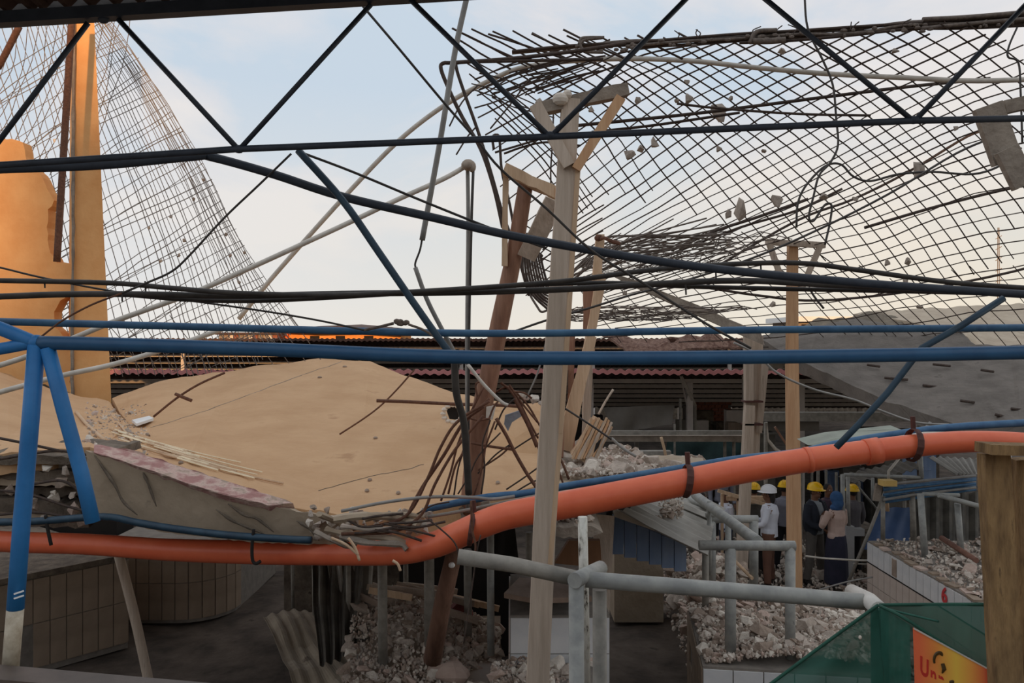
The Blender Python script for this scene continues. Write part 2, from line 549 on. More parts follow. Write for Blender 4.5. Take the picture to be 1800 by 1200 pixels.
# ---------------------------------------------------------------- far sheds
def shed_roof(name, label, x0, x1, d0, z0, d1, slope, purl, edge_m, sheet_m, posts, edge_amp=0.03):
    t = thing(name, label, 'shed', ((x0 + x1) / 2, (d0 + d1) / 2, 0))
    z1 = z0 - slope * (d1 - d0)
    n = max(1, int((x1 - x0) / 3.4))
    for k in range(n):
        a = x0 + (x1 - x0) * k / n; b = x0 + (x1 - x0) * (k + 1) / n + 0.04
        part(corrugated((a, d0, z0), (b, d0, z0), (b, d1, z1), (a, d1, z1), edge_amp, int((b - a) / 0.2), 0.012), 'roof_sheet', sheet_m, t)
    # coloured ridge strip along the near edge, cut in the same waves
    mb = MB()
    L = int((x1 - x0) / 0.045)
    vs_ = []
    for i in range(L + 1):
        x = x0 + (x1 - x0) * i / L
        a = 0.024 * math.sin((x - x0) / 0.2 * 2 * math.pi)
        sag = 0.02 * noise.noise(Vector((x * .4, 0, 0)))
        for q in (0.10, 0.0):
            vs_.append((x, d0 - 0.05, z0 + q - 0.055 + a * 1.0 + sag))
        for q in (0.0, 0.10):
            vs_.append((x, d0 - 0.02, z0 + q - 0.055 + a * 1.0 + sag))
    fs = []
    for i in range(L):
        for k in range(4):
            fs.append((i * 4 + k, i * 4 + (k + 1) % 4, i * 4 + 4 + (k + 1) % 4, i * 4 + 4 + k))
    mb.add(vs_, fs)
    part(mb, 'ridge_cap', edge_m, t, 'pink wavy ridge strip' if edge_m is M_pinkroof else None)
    for d in purl:
        z = z0 - slope * (d - d0) - 0.07
        part(MB().box(((x0 + x1) / 2, d, z), (x1 - x0, 0.06, 0.10)), 'purlin', M_purlin, t)
    for (x, d) in posts:
        z = z0 - slope * (d - d0) - 0.1
        part(MB().box((x, d, z / 2), (0.14, 0.14, z)), 'post', M_purlin, t)
    return t
near_shed = shed_roof('market_shed', 'long dark open shed with pink corrugated ridge edge and grey purlins', -16.0, 14.0, 18.0, 3.62, 28.5, 0.16,
    [19.3, 20.5, 21.8, 23.2, 24.7, 26.3], M_pinkroof, M_rust, [(x, d) for x in (-14.8, -8.8, -5.4, -2.0, 1.9, 4.3, 7.0, 12) for d in (19.3, 27.5)])
shed_roof('market_shed', 'farther dark shed roof rising behind the pink ridge of the long shed', -20.0, 18.0, 30.0, 4.37, 42.0, 0.17,
    [31.5, 33.5, 35.5, 37.5, 39.5], M_rust, M_rust, [(x, d) for x in (-13, -7.5, -2, 3.2, 8.6) for d in (31.5, 41)])
# rafter trusses under the near shed
for (px0, px1) in ((1197, 1222), (1306, 1322), (1520, 1560)):
    t = thing('rafter_truss', {1197: 'light lattice truss hanging under the long shed, middle of the three', 1306: 'light lattice truss under the long shed beside the pale double post',
                               1520: 'light lattice truss under the long shed, nearest the fallen grey slab'}[px0], 'truss', W(px0, 720, 19.0))
    a0 = W(px0, 661, 18.6); a1 = W(px1, 712, 19.4); b1 = W(px1 - 16, 706, 19.4)
    part(MB().bar(a0, a1, .07, .05), 'top_chord', M_pvc, t)
    part(MB().bar(a0, b1, .04, .04), 'bottom_chord', M_purlin, t)
    for k in range(1, 6):
        part(MB().tube([a0.lerp(a1, k / 6), a0.lerp(b1, k / 6)], .014, 5), 'strut', M_galv, t)

# back wall of the market, bays of blockwork and brick
bw = MB().box((0, 44.2, 1.3), (70, 0.3, 2.6))
tag(bw.build('wall_far', M_concd), kind='structure')
wt = thing('brick_wall', 'low red brick infill wall in the shade of the long shed', 'wall', (W(1240, 800, 26)[0], 26, 0))
bx0 = W(1208, 700, 26).x; bx1 = W(1285, 700, 26).x
bme = bpy.data.meshes.new('brick')
bq = MB().box((0, 0, 0), (0.20, 0.12, 0.09))
bme.from_pydata(bq.v, [], bq.f); bme.materials.append(M_brick)
part(MB().box(((bx0 + bx1) / 2, 26.05, 1.25), (bx1 - bx0, 0.1, 2.5)), 'mortar', M_grout, wt)
for r in range(9):
    for c in range(int((bx1 - bx0) / 0.22)):
        o = bpy.data.objects.new('brick', bme); C.objects.link(o); o.parent = wt
        o.location = Vector((bx0 + 0.12 + c * 0.22 + (0.11 if r % 2 else 0), 26.0 + random.uniform(-.01, .01), 1.55 + r * 0.105)) - ORG[wt.name]

# orange lit building and sheet walls beyond, left of centre
ob = thing('far_building', 'distant sunlit orange building above the blue pipe, left of centre', 'building', W(580, 640, 60))
def pbox(px0, y0, px1, y1, d, dep, nm, m, t, lab=None):
    a = W(px0, y0, d); b = W(px1, y1, d)
    return part(MB().box(((a.x + b.x) / 2, d + dep / 2, (a.z + b.z) / 2), (abs(b.x - a.x), dep, abs(a.z - b.z))), nm, m, t, lab)
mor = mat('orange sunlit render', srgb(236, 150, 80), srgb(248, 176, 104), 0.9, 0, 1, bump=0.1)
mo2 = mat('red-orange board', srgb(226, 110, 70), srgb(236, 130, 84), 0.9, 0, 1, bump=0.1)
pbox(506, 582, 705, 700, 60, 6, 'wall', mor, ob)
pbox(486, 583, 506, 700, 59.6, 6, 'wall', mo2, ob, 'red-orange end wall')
part(MB().prism([W(486, 583, 59), W(520, 576, 59), W(600, 573, 59), W(660, 578, 59), W(712, 590, 59), W(706, 583, 59), W(560, 586, 59)], (0, 8, .3)), 'roof', M_rust, ob)
for k, px in enumerate((545, 590, 640)):
    pbox(px, 590, px + 16, 600, 59.9, .1, 'window', M_hole, ob)
ob = thing('far_building', 'distant block of upright dull boards left of the orange building', 'building', W(440, 640, 58))
for k in range(12):
    pbox(385 + k * 8.6, 588 - (k % 3), 385 + k * 8.6 + 7.6, 703, 58, .2, 'board', [M_conc, M_rub3, M_rub2, M_brick][k % 4], ob)
pbox(378, 584, 490, 588, 57.8, 1.5, 'roof', M_rust, ob)
ob = thing('far_building', 'low distant white-framed building right of the fresh timber T-post', 'building', W(1440, 640, 55))
pbox(1400, 565, 1500, 709, 55, 5, 'wall', M_conc, ob)
for k in range(5):
    pbox(1410 + k * 15, 570, 1418 + k * 15, 585, 54.9, .1, 'window', M_hole, ob)
pbox(1395, 556, 1505, 565, 54.5, 6, 'roof', M_white, ob)
# radio mast on the skyline
mt = thing('radio_mast', 'thin lattice radio mast standing on the skyline at right', 'mast', W(1756, 640, 90))
part(MB().tube([W(1753, 667, 90), W(1754, 400, 90)], .05, 5), 'rail', M_conc, mt)
part(MB().tube([W(1758, 667, 90), W(1756, 400, 90)], .05, 5), 'rail', M_conc, mt)
for k in range(10):
    y = 420 + k * 19
    part(MB().tube([W(1750, y, 90), W(1761, y - 6, 90)], .04, 5), 'rung', M_conc, mt)

# ---------------------------------------------------------------- left: ochre wall fragment and column
cw = thing('concrete_column', 'tall ochre rendered column with a rough grey left edge, rising past the truss', 'column', W(158, 700, 12.0))
part(MB().add([W(128, 710, 12), W(196, 710, 12), W(165, 20, 12), W(131, 20, 12), W(120, 710, 12.5), W(190, 710, 12.6), W(160, 20, 12.6), W(124, 20, 12.5)],
    [(0, 1, 2, 3), (5, 4, 7, 6), (4, 0, 3, 7), (1, 5, 6, 2), (3, 2, 6, 7), (1, 0, 4, 5)]), 'shaft', M_plasterO, cw)
part(MB().bar(W(127, 708, 11.96), W(130, 25, 11.96), .04, .03, cuts=30, jit=.008), 'arris', M_conc, cw, 'rough grey broken arris')
rnd = random.Random(3)
wo_ = [(-90, 250, 12.3), (20, 244, 12.3), (40, 250, 12.3), (48, 285, 12.3), (70, 305, 12.3), (88, 340, 12.3), (95, 352, 12.3), (84, 368, 12.3), (82, 400, 12.3), (86, 435, 12.3),
       (100, 462, 12.3), (124, 464, 12.3), (124, 520, 12.3), (106, 528, 12.3), (95, 548, 12.3), (96, 575, 12.3), (110, 590, 12.3), (125, 600, 12.3), (124, 690, 12.3), (60, 672, 12.3), (-90, 662, 12.3)]
wf = subdivide_jitter(wo_, 9, 2.2, rnd)
fr = MB().prism([W(*p) for p in wf], (0, 0.22, 0))
fr.build('broken_wall', M_plasterO, label='broken ochre plastered wall fragment standing at the left edge', cat='wall')
line('steel_pipe', 'pipe', 'rusty upright steel pipe in front of the wire mesh, left of the ochre column', M_rebarR, 12, 11.4, [(127, 20), (116, 200), (108, 330), (100, 460)])
line('steel_pipe', 'pipe', 'short reddish bar leaning at the top left corner', M_rebarR, 11, 11.0, [(34, 46), (12, 90), (-4, 120)])
# ================================================================= collapsed slabs
beige = [(158, 786, 6.3), (330, 846, 6.2), (500, 890, 6.05), (600, 906, 6.0), (745, 903, 6.05), (850, 874, 6.5), (960, 850, 7.0), (966, 790, 8.6), (960, 706, 11.2),
         (900, 712, 11.2), (850, 700, 11.6), (800, 692, 12.0), (750, 672, 12.6), (700, 655, 13.2), (650, 634, 13.7), (560, 631, 13.7), (430, 648, 13.2), (300, 666, 12.2), (197, 700, 11.2), (225, 745, 9.4)]
binn = [(265, 752, 8.9), (380, 715, 10.2), (530, 660, 12.4), (560, 860, 6.9), (650, 838, 7.3), (740, 815, 7.9), (830, 790, 8.6), (640, 740, 9.6), (720, 745, 9.3), (780, 730, 9.8), (430, 800, 7.7), (880, 760, 9.5)]
fs_ = facets(beige, binn, 0.18, seed=2, nz_=0.01)
fb = fs_.build('fallen_slab', M_plaster, label='large tan plastered roof slab fallen into a shallow valley, centre left', cat='slab')
# hole at the slab's right: dark plate, shade put into its colour, broken rim
part(MB().prism([W(x, y, 9.0) for x, y in ((783, 716), (800, 712), (812, 722), (806, 738), (790, 736))], (0, 0.05, 0)), 'hole', M_hole, fb, 'dark broken hole')
hm = MB()
for a in range(12):
    hm.ball(W(796 + 17 * math.cos(a / 12 * 6.28), 727 + 15 * math.sin(a / 12 * 6.28), 8.95), (.035, .03, .025), 6, 4)
part(hm, 'hole_rim', M_rub2, fb, 'pale chipped rim')
lo = [(-200, 648, 10.6), (0, 655, 10.8), (124, 690, 11.3), (190, 705, 11.2), (232, 752, 8.9), (158, 786, 6.35), (95, 792, 6.2), (20, 796, 6.1), (-200, 815, 6.0)]
fb2 = facets(lo, [(60, 730, 8.3), (150, 745, 8.4)], 0.16, seed=5).build('fallen_slab', M_plaster, label='tan plastered slab sloping down at the left edge behind the blue uprights', cat='slab')

from mathutils.bvhtree import BVHTree
def bvh_of(*obs):
    vs_ = []; fs = []
    for o in obs:
        k = len(vs_); org = ORG[o.name]
        vs_ += [v.co + org for v in o.data.vertices]; fs += [tuple(i + k for i in p.vertices) for p in o.data.polygons]
    return BVHTree.FromPolygons(vs_, fs)
SLAB = bvh_of(fb, fb2)
def on_slab(px, py, lift=.02):
    dr = (W(px, py, 1) - Vector((0, 0, EYE))).normalized()
    h = SLAB.ray_cast(Vector((0, 0, EYE)), dr)
    return (h[0] + Vector((0, 0, lift))) if h[0] is not None else W(px, py, 7)
def slab_z(x, y, dflt=3.3):
    h = SLAB.ray_cast(Vector((x, y, 8)), Vector((0, 0, -1)))
    return h[0].z if h[0] is not None else dflt
# hairline cracks: thin dark strips laid along the slab tops
def crack(pts, wpx, m, lab, d_off=-0.02):
    Q = catmull([Vector((p[0], p[1], 0)) for p in pts], 8)
    P = [on_slab(p.x, p.y + 2 * noise.noise(p * .07), .002) for p in Q]
    return part(MB().tube(P, [max(.004, wpx / 2 / F * p.y) for p in P], 5, flat=.5), 'crack', m, fb, lab)
crack([(265, 752, 8.8), (380, 715, 10.1), (530, 660, 12.3), (600, 636, 13.5)], 1.6, M_conc, 'long diagonal crack')
crack([(560, 862, 6.85), (650, 838, 7.25), (700, 828, 7.5), (745, 816, 7.8)], 2.0, M_concd, 'crack along the valley')
for (x, y, d) in ((562, 664, 12.2), (606, 645, 13.0), (660, 771, 8.4), (645, 864, 6.8), (650, 845, 7.1), (318, 815, 7.0), (875, 850, 7.0), (700, 868, 6.8)):
    part(MB().ball(on_slab(x, y, .01), (.03 * d / 10, .03, .018), 7, 4), 'pebble', M_rub3, fb)

# the thick broken edge beam under the beige slab
edge_top = [(150, 788), (240, 815), (330, 847), (420, 872), (500, 890), (560, 902), (610, 908)]
edge_bot = [(160, 914), (215, 905), (240, 925), (300, 936), (370, 945), (440, 953), (520, 956), (590, 958)]
poly = subdivide_jitter([(x, y + 3, 5.93) for x, y in edge_top] + [(x, y, 6.0) for x, y in reversed(edge_bot)], 10, 2.0, random.Random(8))
eb = MB().prism([W(*p) for p in poly], (0, .75, -0.14)).build('edge_beam', M_concg, label='grey smooth beam face hanging below the tan slab, left of centre', cat='beam')
# spalled bars and cracks on the beam
for pts in ([(165, 800), (200, 850), (215, 880), (240, 905)], [(380, 895), (410, 915), (430, 925), (470, 940)], [(400, 885), (430, 905), (455, 912), (480, 935)],
            [(520, 915), (545, 930), (560, 950)], [(250, 830), (262, 850), (275, 890)]):
    part(MB().tube(catmull([W(x + random.uniform(-2, 2), y, 5.93) for x, y in pts], 5), [.004, .014, .008, .012, .003], 5), 'spalled_bar', M_concd, eb, smooth=True)
# pink plaster strip along the slab lip
pk = [(165, 781, 6.1), (235, 791, 6.1), (320, 820, 6.08), (400, 846, 6.05), (470, 868, 6.0), (515, 884, 5.98), (470, 888, 5.88), (400, 871, 5.88), (320, 846, 5.9), (240, 819, 5.9), (165, 795, 5.92)]
pkj = subdivide_jitter(pk, 12, 2.0, random.Random(4))
part(MB().prism([W(*p) for p in pkj], (0, 0.05, -0.05)), 'plaster_edge', M_pink, eb, 'chipped pink plaster strip')

# layered debris at the far left under the slab
ly = thing('layered_debris', 'stack of crushed dark concrete layers at the left edge above the orange pipe', 'debris', W(60, 930, 6.2))
rnd = random.Random(12)
for k in range(9):
    y0 = 800 + k * 13 + rnd.uniform(-3, 3)
    x0 = -140 + rnd.uniform(-10, 30) ; x1 = 150 + rnd.uniform(-50, 40) + k * 6
    th = rnd.uniform(14, 20)
    dd = 6.15 + rnd.uniform(-.08, .12) + k * 0.02
    top = subdivide_jitter([(x0, y0, dd), ((x0 + x1) / 2, y0 + rnd.uniform(-6, 8), dd), (x1, y0 + rnd.uniform(0, 14), dd)], 12, 3.2, rnd, False)
    bot = subdivide_jitter([(x1 + 3, y0 + th + rnd.uniform(0, 8), dd), ((x0 + x1) / 2, y0 + th + rnd.uniform(-4, 6), dd), (x0, y0 + th, dd)], 12, 3.2, rnd, False)
    part(MB().prism([W(*p) for p in top + bot], (0, rnd.uniform(.4, .8), rnd.uniform(-.05, .1))), 'concrete_layer', [M_concd, M_conc, M_concd, M_concg][k % 4], ly)
for k in range(26):
    x = rnd.uniform(-20, 200); y = rnd.uniform(800, 925)
    s_ = rnd.uniform(.05, .16)
    o = bpy.data.objects.new('chunk', CH[rnd.randrange(16)]); C.objects.link(o); o.parent = ly
    o.location = W(x, y, 6.08) - ORG[ly.name]; o.rotation_euler = (rnd.uniform(0, 6), rnd.uniform(0, 6), 0); o.scale = (s_, s_, s_)
for pts in ([(-20, 810), (40, 800), (100, 792), (160, 800)], [(-20, 860), (50, 868), (120, 890), (200, 910)], [(60, 850), (110, 845), (150, 870)], [(-10, 905), (60, 900), (120, 908)], [(0, 770), (40, 778), (110, 793)]):
    line('rebar', None, None, M_rebar, 5, 6.0, pts, parent=ly)

# debris knot where slab and orange pipe meet
kn = thing('debris_knot', 'tangle of crushed concrete ribs and bars lying on the orange pipe, centre', 'debris', W(640, 950, 5.9))
rnd = random.Random(22)
for pts, wd in (([(585, 915), (640, 908), (700, 912), (740, 922)], 20), ([(575, 930), (630, 940), (690, 948), (722, 962)], 17), ([(600, 922), (660, 930), (720, 928), (750, 918)], 12),
                ([(560, 905), (600, 925), (625, 955)], 14), ([(640, 915), (690, 905), (745, 908)], 12), ([(600, 945), (650, 952), (700, 958), (718, 966)], 14), ([(555, 935), (585, 950), (620, 960)], 12)):
    P = catmull([W(x + rnd.uniform(-3, 3), y + rnd.uniform(-3, 3), 5.62 + rnd.uniform(0, .25)) for x, y in pts], 6)
    part(MB().tube(P, [wd / 2 / F * 5.8 * (1.0 + 0.5 * noise.noise(p * 12)) for p in P], 7, flat=.7), 'concrete_rib', [M_conc, M_rub1, M_concg][rnd.randrange(3)], kn)
for k in range(60):
    x = rnd.uniform(540, 760); y = 912 + rnd.uniform(-14, 40) - abs(x - 650) * .06
    s_ = rnd.uniform(.04, .13)
    o = bpy.data.objects.new('chunk', CH[rnd.randrange(16)]); C.objects.link(o); o.parent = kn
    o.location = W(x, y, 5.85 + rnd.uniform(-.05, .15)) - ORG[kn.name]; o.rotation_euler = (rnd.uniform(0, 6), rnd.uniform(0, 6), 0); o.scale = (s_, s_, s_)
for k in range(7):
    x = rnd.uniform(560, 700); y = rnd.uniform(905, 945)
    line('rebar', None, None, M_rebar, rnd.uniform(3, 5), 5.6, [(x, y), (x + rnd.uniform(20, 60), y + rnd.uniform(-8, 12)), (x + rnd.uniform(60, 110), y + rnd.uniform(-16, 20))], parent=kn, seg=6)
for (x, y, x2, y2) in ((612, 945, 632, 985), (690, 985, 704, 1003), (582, 945, 630, 975)):
    line('splinter', None, None, M_woodw, 5, 5.2, [(x, y), ((x + x2) / 2 + 2, (y + y2) / 2 - 3), (x2, y2)], parent=kn, seg=6)
# grey slab edge continuing behind the knot
MB().prism([W(*p) for p in subdivide_jitter([(560, 906, 6.2), (660, 912, 6.2), (745, 906, 6.2), (860, 880, 6.4), (862, 905, 6.4), (800, 930, 6.3), (740, 945, 6.3), (640, 950, 6.3), (565, 945, 6.3)], 14, 2, rnd)], (0, .3, 0)).build(
    'edge_beam', M_conc, label='grey broken slab edge behind the tangle of crushed ribs, above the orange pipe', cat='beam')

M_straw = mat('pale straw', srgb(236, 218, 184), srgb(244, 230, 200), .8, 0, 10, bump=.1)
rnd = random.Random(31)
st = thing('split_cane', 'bundle of pale split canes lying along the pink lip of the tan slab', 'cane', W(350, 830, 6.8))
for k in range(16):
    x0 = 200 + rnd.uniform(-10, 120); y0 = 765 + (x0 - 200) * .28 + rnd.uniform(-8, 12)
    L = rnd.uniform(80, 230)
    dd = 7.4 - (y0 - 760) * .012
    xs = [x0 + (min(x0 + L, 545) - x0) * i / 7 for i in range(8)]
    part(MB().tube([on_slab(x, y0 + (x - x0) * (.33 - .0003 * (x - x0)), .02) for x in xs], rnd.uniform(.006, .011), 5), 'cane', M_straw if k % 3 else M_woodw, st)
hs = [(238, 738, 9.0), (248, 775, 7.4), (215, 790, 6.5), (170, 780, 6.5), (160, 750, 7.5), (185, 725, 9)]
rubble('low heap of tan grit and wood chips in the crease left of the tan slab',
       lambda r: (lambda u, v: tuple(W(150 + 110 * u, 715 + 75 * v, 10.5 - 4.0 * v).xy))(r.random(), r.random()),
       lambda x, y: slab_z(x, y) - .01, 50, (.04, .13), 900, (.012, .05), W(200, 780, 7.5), seed=41)
for (pts, lab) in (([(232, 745), (262, 738), (270, 742), (240, 752)], 'pale scrap of board lying in the crease left of the tan slab'),):
    MB().prism([on_slab(x, y, .02) for x, y in pts], (0, 0, .03)).build('board_scrap', M_white, label=lab, cat='board')
line('wood_strip', 'stick', 'thin pale stick lying across the grit heap by the column', M_woodw, 3.5, None, [(195, 728, on_slab(195, 728).y - .1), (215, 752, on_slab(215, 752).y - .1), (235, 778, on_slab(235, 778).y - .08)])
line('wood_strip', 'stick', 'broad pale lath running down from the column foot to the slab lip', M_woodw, 6, None, [(134, 724, on_slab(134, 724).y - .1), (155, 748, on_slab(155, 748).y - .1), (185, 775, on_slab(185, 775).y - .05)])
line('rebar', 'rebar', 'rusty bar with a short cross piece leaning over the tan slab, left', M_rebarR, 4, 8.5, [(270, 732), (310, 700), (350, 675), (395, 655)])
line('rebar', 'rebar', 'short stub tied across the leaning rusty bar on the tan slab', M_rebarR, 6, 8.45, [(308, 692), (322, 698), (337, 704)])
line('rebar', 'rebar', 'thin curved rusty wire crossing the right of the tan slab', M_rebarR, 3, 8.5, [(597, 763), (640, 735), (670, 712), (700, 682), (728, 650)])
line('rebar', 'rebar', 'level rusty bar reaching left from the brown pole', M_rebarR, 6, 7.2, [(662, 704), (720, 706), (800, 710), (880, 712), (912, 714)])

# concrete lip and rubble heap to the right of the brown pole
rs = facets([(850, 872, 7.0), (960, 850, 7.2), (1040, 850, 7.4), (1240, 812, 8.6), (1235, 806, 9.6), (1150, 800, 10.6), (1060, 800, 10.8), (990, 790, 10.4), (965, 800, 9.2)], [(1080, 830, 8.6)], .22, seed=9)
rs.build('fallen_slab', M_concg, label='grey slab carrying the rubble heap behind the square timber post', cat='slab')
def px_region(x0, x1, y0, y1, d_of_y):
    def f(r):
        px = r.uniform(x0, x1); py = r.uniform(y0, y1)
        p = W(px, py, d_of_y(py)); return p.x, p.y
    return f
dd_ = lambda py: 10.6 - (py - 800) / 50 * 3.2
rubble('pale rubble heap on the raised slab below the splintered timbers',
       px_region(965, 1235, 803, 850, dd_),
       lambda x, y: EYE - (800 + (10.6 - y) / 3.2 * 50 - 600) / F * y - .02 + .12 * max(0, noise.noise(Vector((x, y, 0)) * 1.3)) + (.10 if x < 1.6 else -.02),
       240, (.08, .22), 3500, (.02, .09), W(1090, 840, 8.5), seed=51)
# lip of the lower slab seen under the orange pipe
lp = MB().prism([W(*p) for p in subdivide_jitter([(960, 928, 7.2), (1040, 924, 7.2), (1060, 936, 7.2), (1040, 944, 7.2), (960, 944, 7.2)], 10, 2, rnd)], (0, .8, .05))
lp.build('slab_lip', M_conc, label='thin concrete ledge strewn with stones under the orange pipe beside the timber post', cat='slab')
rubble('stones on the thin ledge under the orange pipe',
       px_region(965, 1035, 924, 930, lambda py: 7.3 + (930 - py) * .1), lambda x, y: EYE - (926 - 600) / F * 7.3 + .05, 26, (.07, .16), 100, (.03, .06), W(1000, 928, 7.4), seed=52)

# grey fallen slab at right, seen on its patterned soffit
grey = [(1418, 640, 13.0), (1490, 672, 12.4), (1560, 706, 11.8), (1690, 748, 11.0), (1850, 735, 10.6), (1900, 640, 11.6), (1850, 608, 12.6), (1715, 606, 13.4), (1690, 585, 14), (1600, 575, 14.5), (1500, 560, 15), (1420, 575, 15), (1330, 590, 15)]
gs = facets(grey, [(1600, 660, 12.6), (1720, 680, 11.9)], .2, seed=14, nz_=.02)
M_waffle = mat('patterned grey slab', srgb(104, 97, 90), srgb(124, 116, 108), 0.95, 0.0, 3, bump=0.5, c3=srgb(92, 85, 78))
_t = M_waffle.node_tree
_b = _t.nodes.new('ShaderNodeTexBrick'); _b.inputs['Scale'].default_value = 3.2; _b.inputs['Mortar Size'].default_value = .03
_m2 = _t.nodes.new('ShaderNodeMapping'); _m2.inputs['Rotation'].default_value = (R(20), 0, R(28))
_c2 = _t.nodes.new('ShaderNodeTexCoord'); _t.links.new(_c2.outputs['Object'], _m2.inputs[0]); _t.links.new(_m2.outputs[0], _b.inputs[0])
_bp = _t.nodes.new('ShaderNodeBump'); _bp.inputs['Strength'].default_value = .8; _bp.inputs['Distance'].default_value = .05; _bp.invert = True
_t.links.new(_b.outputs['Fac'], _bp.inputs['Height'])
_old = [n for n in _t.nodes if n.type == 'BUMP' and n is not _bp][0]
_t.links.new(_old.outputs[0], _bp.inputs['Normal']); _t.links.new(_bp.outputs[0], _t.nodes['Principled BSDF'].inputs['Normal'])
gt = gs.build('fallen_slab', M_waffle, label='huge grey ribbed slab slumped at the right behind the blue pipe', cat='slab')
rnd = random.Random(61)
for (x, y, L, d) in ((1575, 664, 40, 12.45), (1635, 677, 26, 12.2), (1700, 704, 24, 11.5), (1790, 718, 26, 11.1), (1755, 728, 12, 11.0), (1535, 641, 22, 12.9), (1760, 730, 16, 11), (1655, 640, 30, 12.7), (1735, 650, 22, 12.2)):
    part(MB().tube(catmull([W(x - L / 2, y, d - .05), W(x, y + 1.5, d - .07), W(x + L / 2, y + 3, d - .05)], 3), .022, 6), 'exposed_bar', M_rebar, gt)
tan = facets([(1500, 552, 17), (1545, 546, 17), (1700, 538, 17), (1900, 528, 17), (1900, 640, 13.5), (1715, 612, 14), (1700, 590, 14.4), (1600, 566, 15.4)], [(1720, 575, 15.5)], .2, seed=15)
tan.build('fallen_slab', M_palet, label='pale tan slab top above the grey ribbed slab at right', cat='slab')
mound = facets([(1325, 600, 16), (1380, 580, 16), (1430, 566, 16.2), (1480, 560, 16.2), (1540, 548, 16.4), (1580, 556, 16), (1625, 572, 15.6), (1700, 590, 14.9), (1718, 608, 14.4), (1600, 625, 14.2), (1400, 636, 14.4), (1330, 630, 15)], [(1500, 590, 15.2), (1600, 590, 15)], .2, seed=16, nz_=.06, jit=3)
mound.build('earth_mound', mat('olive grey earth', srgb(104, 96, 84), srgb(134, 122, 106), 1, 0, 3, bump=.7, c3=srgb(96, 92, 78)), label='olive grey crumbled mound between the two blue pipes at right', cat='mound')
strip = MB()
sp_ = [(1076, 482, 11), (1120, 500, 11.3), (1170, 522, 11.6), (1230, 548, 12), (1290, 574, 12.4), (1340, 596, 12.8)]
wv = [5, 13, 18, 21, 22, 22]
vs_ = []
for (x, y, d), hgt in zip(sp_, wv):
    for a, b in ((-hgt / 2, 0), (hgt / 2, 0), (hgt / 2, .4), (-hgt / 2, .4)):
        vs_.append(W(x + a * .3 + random.uniform(-2, 2), y + a + random.uniform(-1.5, 1.5), d + b))
strip.add(vs_, [(i * 4 + k, i * 4 + (k + 1) % 4, i * 4 + 4 + (k + 1) % 4, i * 4 + 4 + k) for i in range(5) for k in range(4)] + [(0, 1, 2, 3), (20, 21, 22, 23)])
strip.build('slab_strip', M_conc, label='narrow concrete strip hanging down through the wire mesh right of centre', cat='slab')
sc = facets([(1046, 588, 17.2), (1150, 590, 17.2), (1250, 586, 17.2), (1318, 592, 17.2), (1325, 604, 17.0), (1250, 608, 16.8), (1200, 616, 16.6), (1130, 622, 16.4), (1080, 606, 16.6)], [(1180, 602, 17.3)], .05, seed=18, nz_=.08, jit=3)
sc.build('scrap_sheet', mat('crumpled brown thatch', srgb(96, 66, 56), srgb(150, 120, 104), 1, 0, 14, bump=1, c3=srgb(60, 44, 38)), label='crumpled brown sheet lying over the shed ridge between the two blue pipes', cat='sheet')

# lower ground rubble, stalls ------------------------------------------------
def tiles(parent, O, u, n, wd, ht, cols, rows, m, skip=0.0, rnd=None, tmesh={}, mats=None, nm='tile'):
    """glazed tiles set proud of the mortar, O = lower left corner, u = direction, n = outward normal"""
    rnd = rnd or random.Random(1)
    u = Vector(u).normalized(); n = Vector(n).normalized(); z = Vector((0, 0, 1))
    z = (z - n * z.dot(n)).normalized()
    rot = Matrix((u, n, z)).transposed()
    for r in range(rows):
        for c in range(cols):
            if rnd.random() < skip: continue
            mm = mats[r] if mats else m
            key = (round(wd, 3), round(ht, 3), mm.name)
            if key not in tmesh:
                me = bpy.data.meshes.new('tile')
                b = MB().box((0, 0, 0), (wd - .012, .016, ht - .012))
                me.from_pydata(b.v, [], b.f); me.materials.append(mm); tmesh[key] = me
            o = bpy.data.objects.new(nm, tmesh[key]); C.objects.link(o); o.parent = parent
            o.matrix_basis = Matrix.Translation(Vector(O) + u * (c + .5) * wd + z * (r + .5) * ht + n * (.006 + rnd.uniform(0, .003)) - ORG[parent.name]) @ rot.to_4x4()

def stall(name, label, quad, z1, core, cat='stall', z0=-0.08):
    t = thing(name, label, cat, (sum(p[0] for p in quad) / 4, sum(p[1] for p in quad) / 4, 0))
    part(MB().prism([Vector((x, y, z0)) for x, y in quad], (0, 0, z1 - z0)), 'core', core, t)
    return t
def face(parent, a, b, z1, wd, ht, m, skip=0, mats=None, out=None, seed=1, z0=0.0, frac=1.0):
    a = Vector((a[0], a[1], z0)); b = Vector((b[0], b[1], z0))
    u = (b - a); L = u.length; u.normalize()
    n = Vector((u.y, -u.x, 0))
    cols = int(L / wd); rows = int((z1 - z0) / ht + .01)
    tiles(parent, a, u, n, L / cols, (z1 - z0) / rows, cols, rows, m, skip, random.Random(seed), mats=mats)

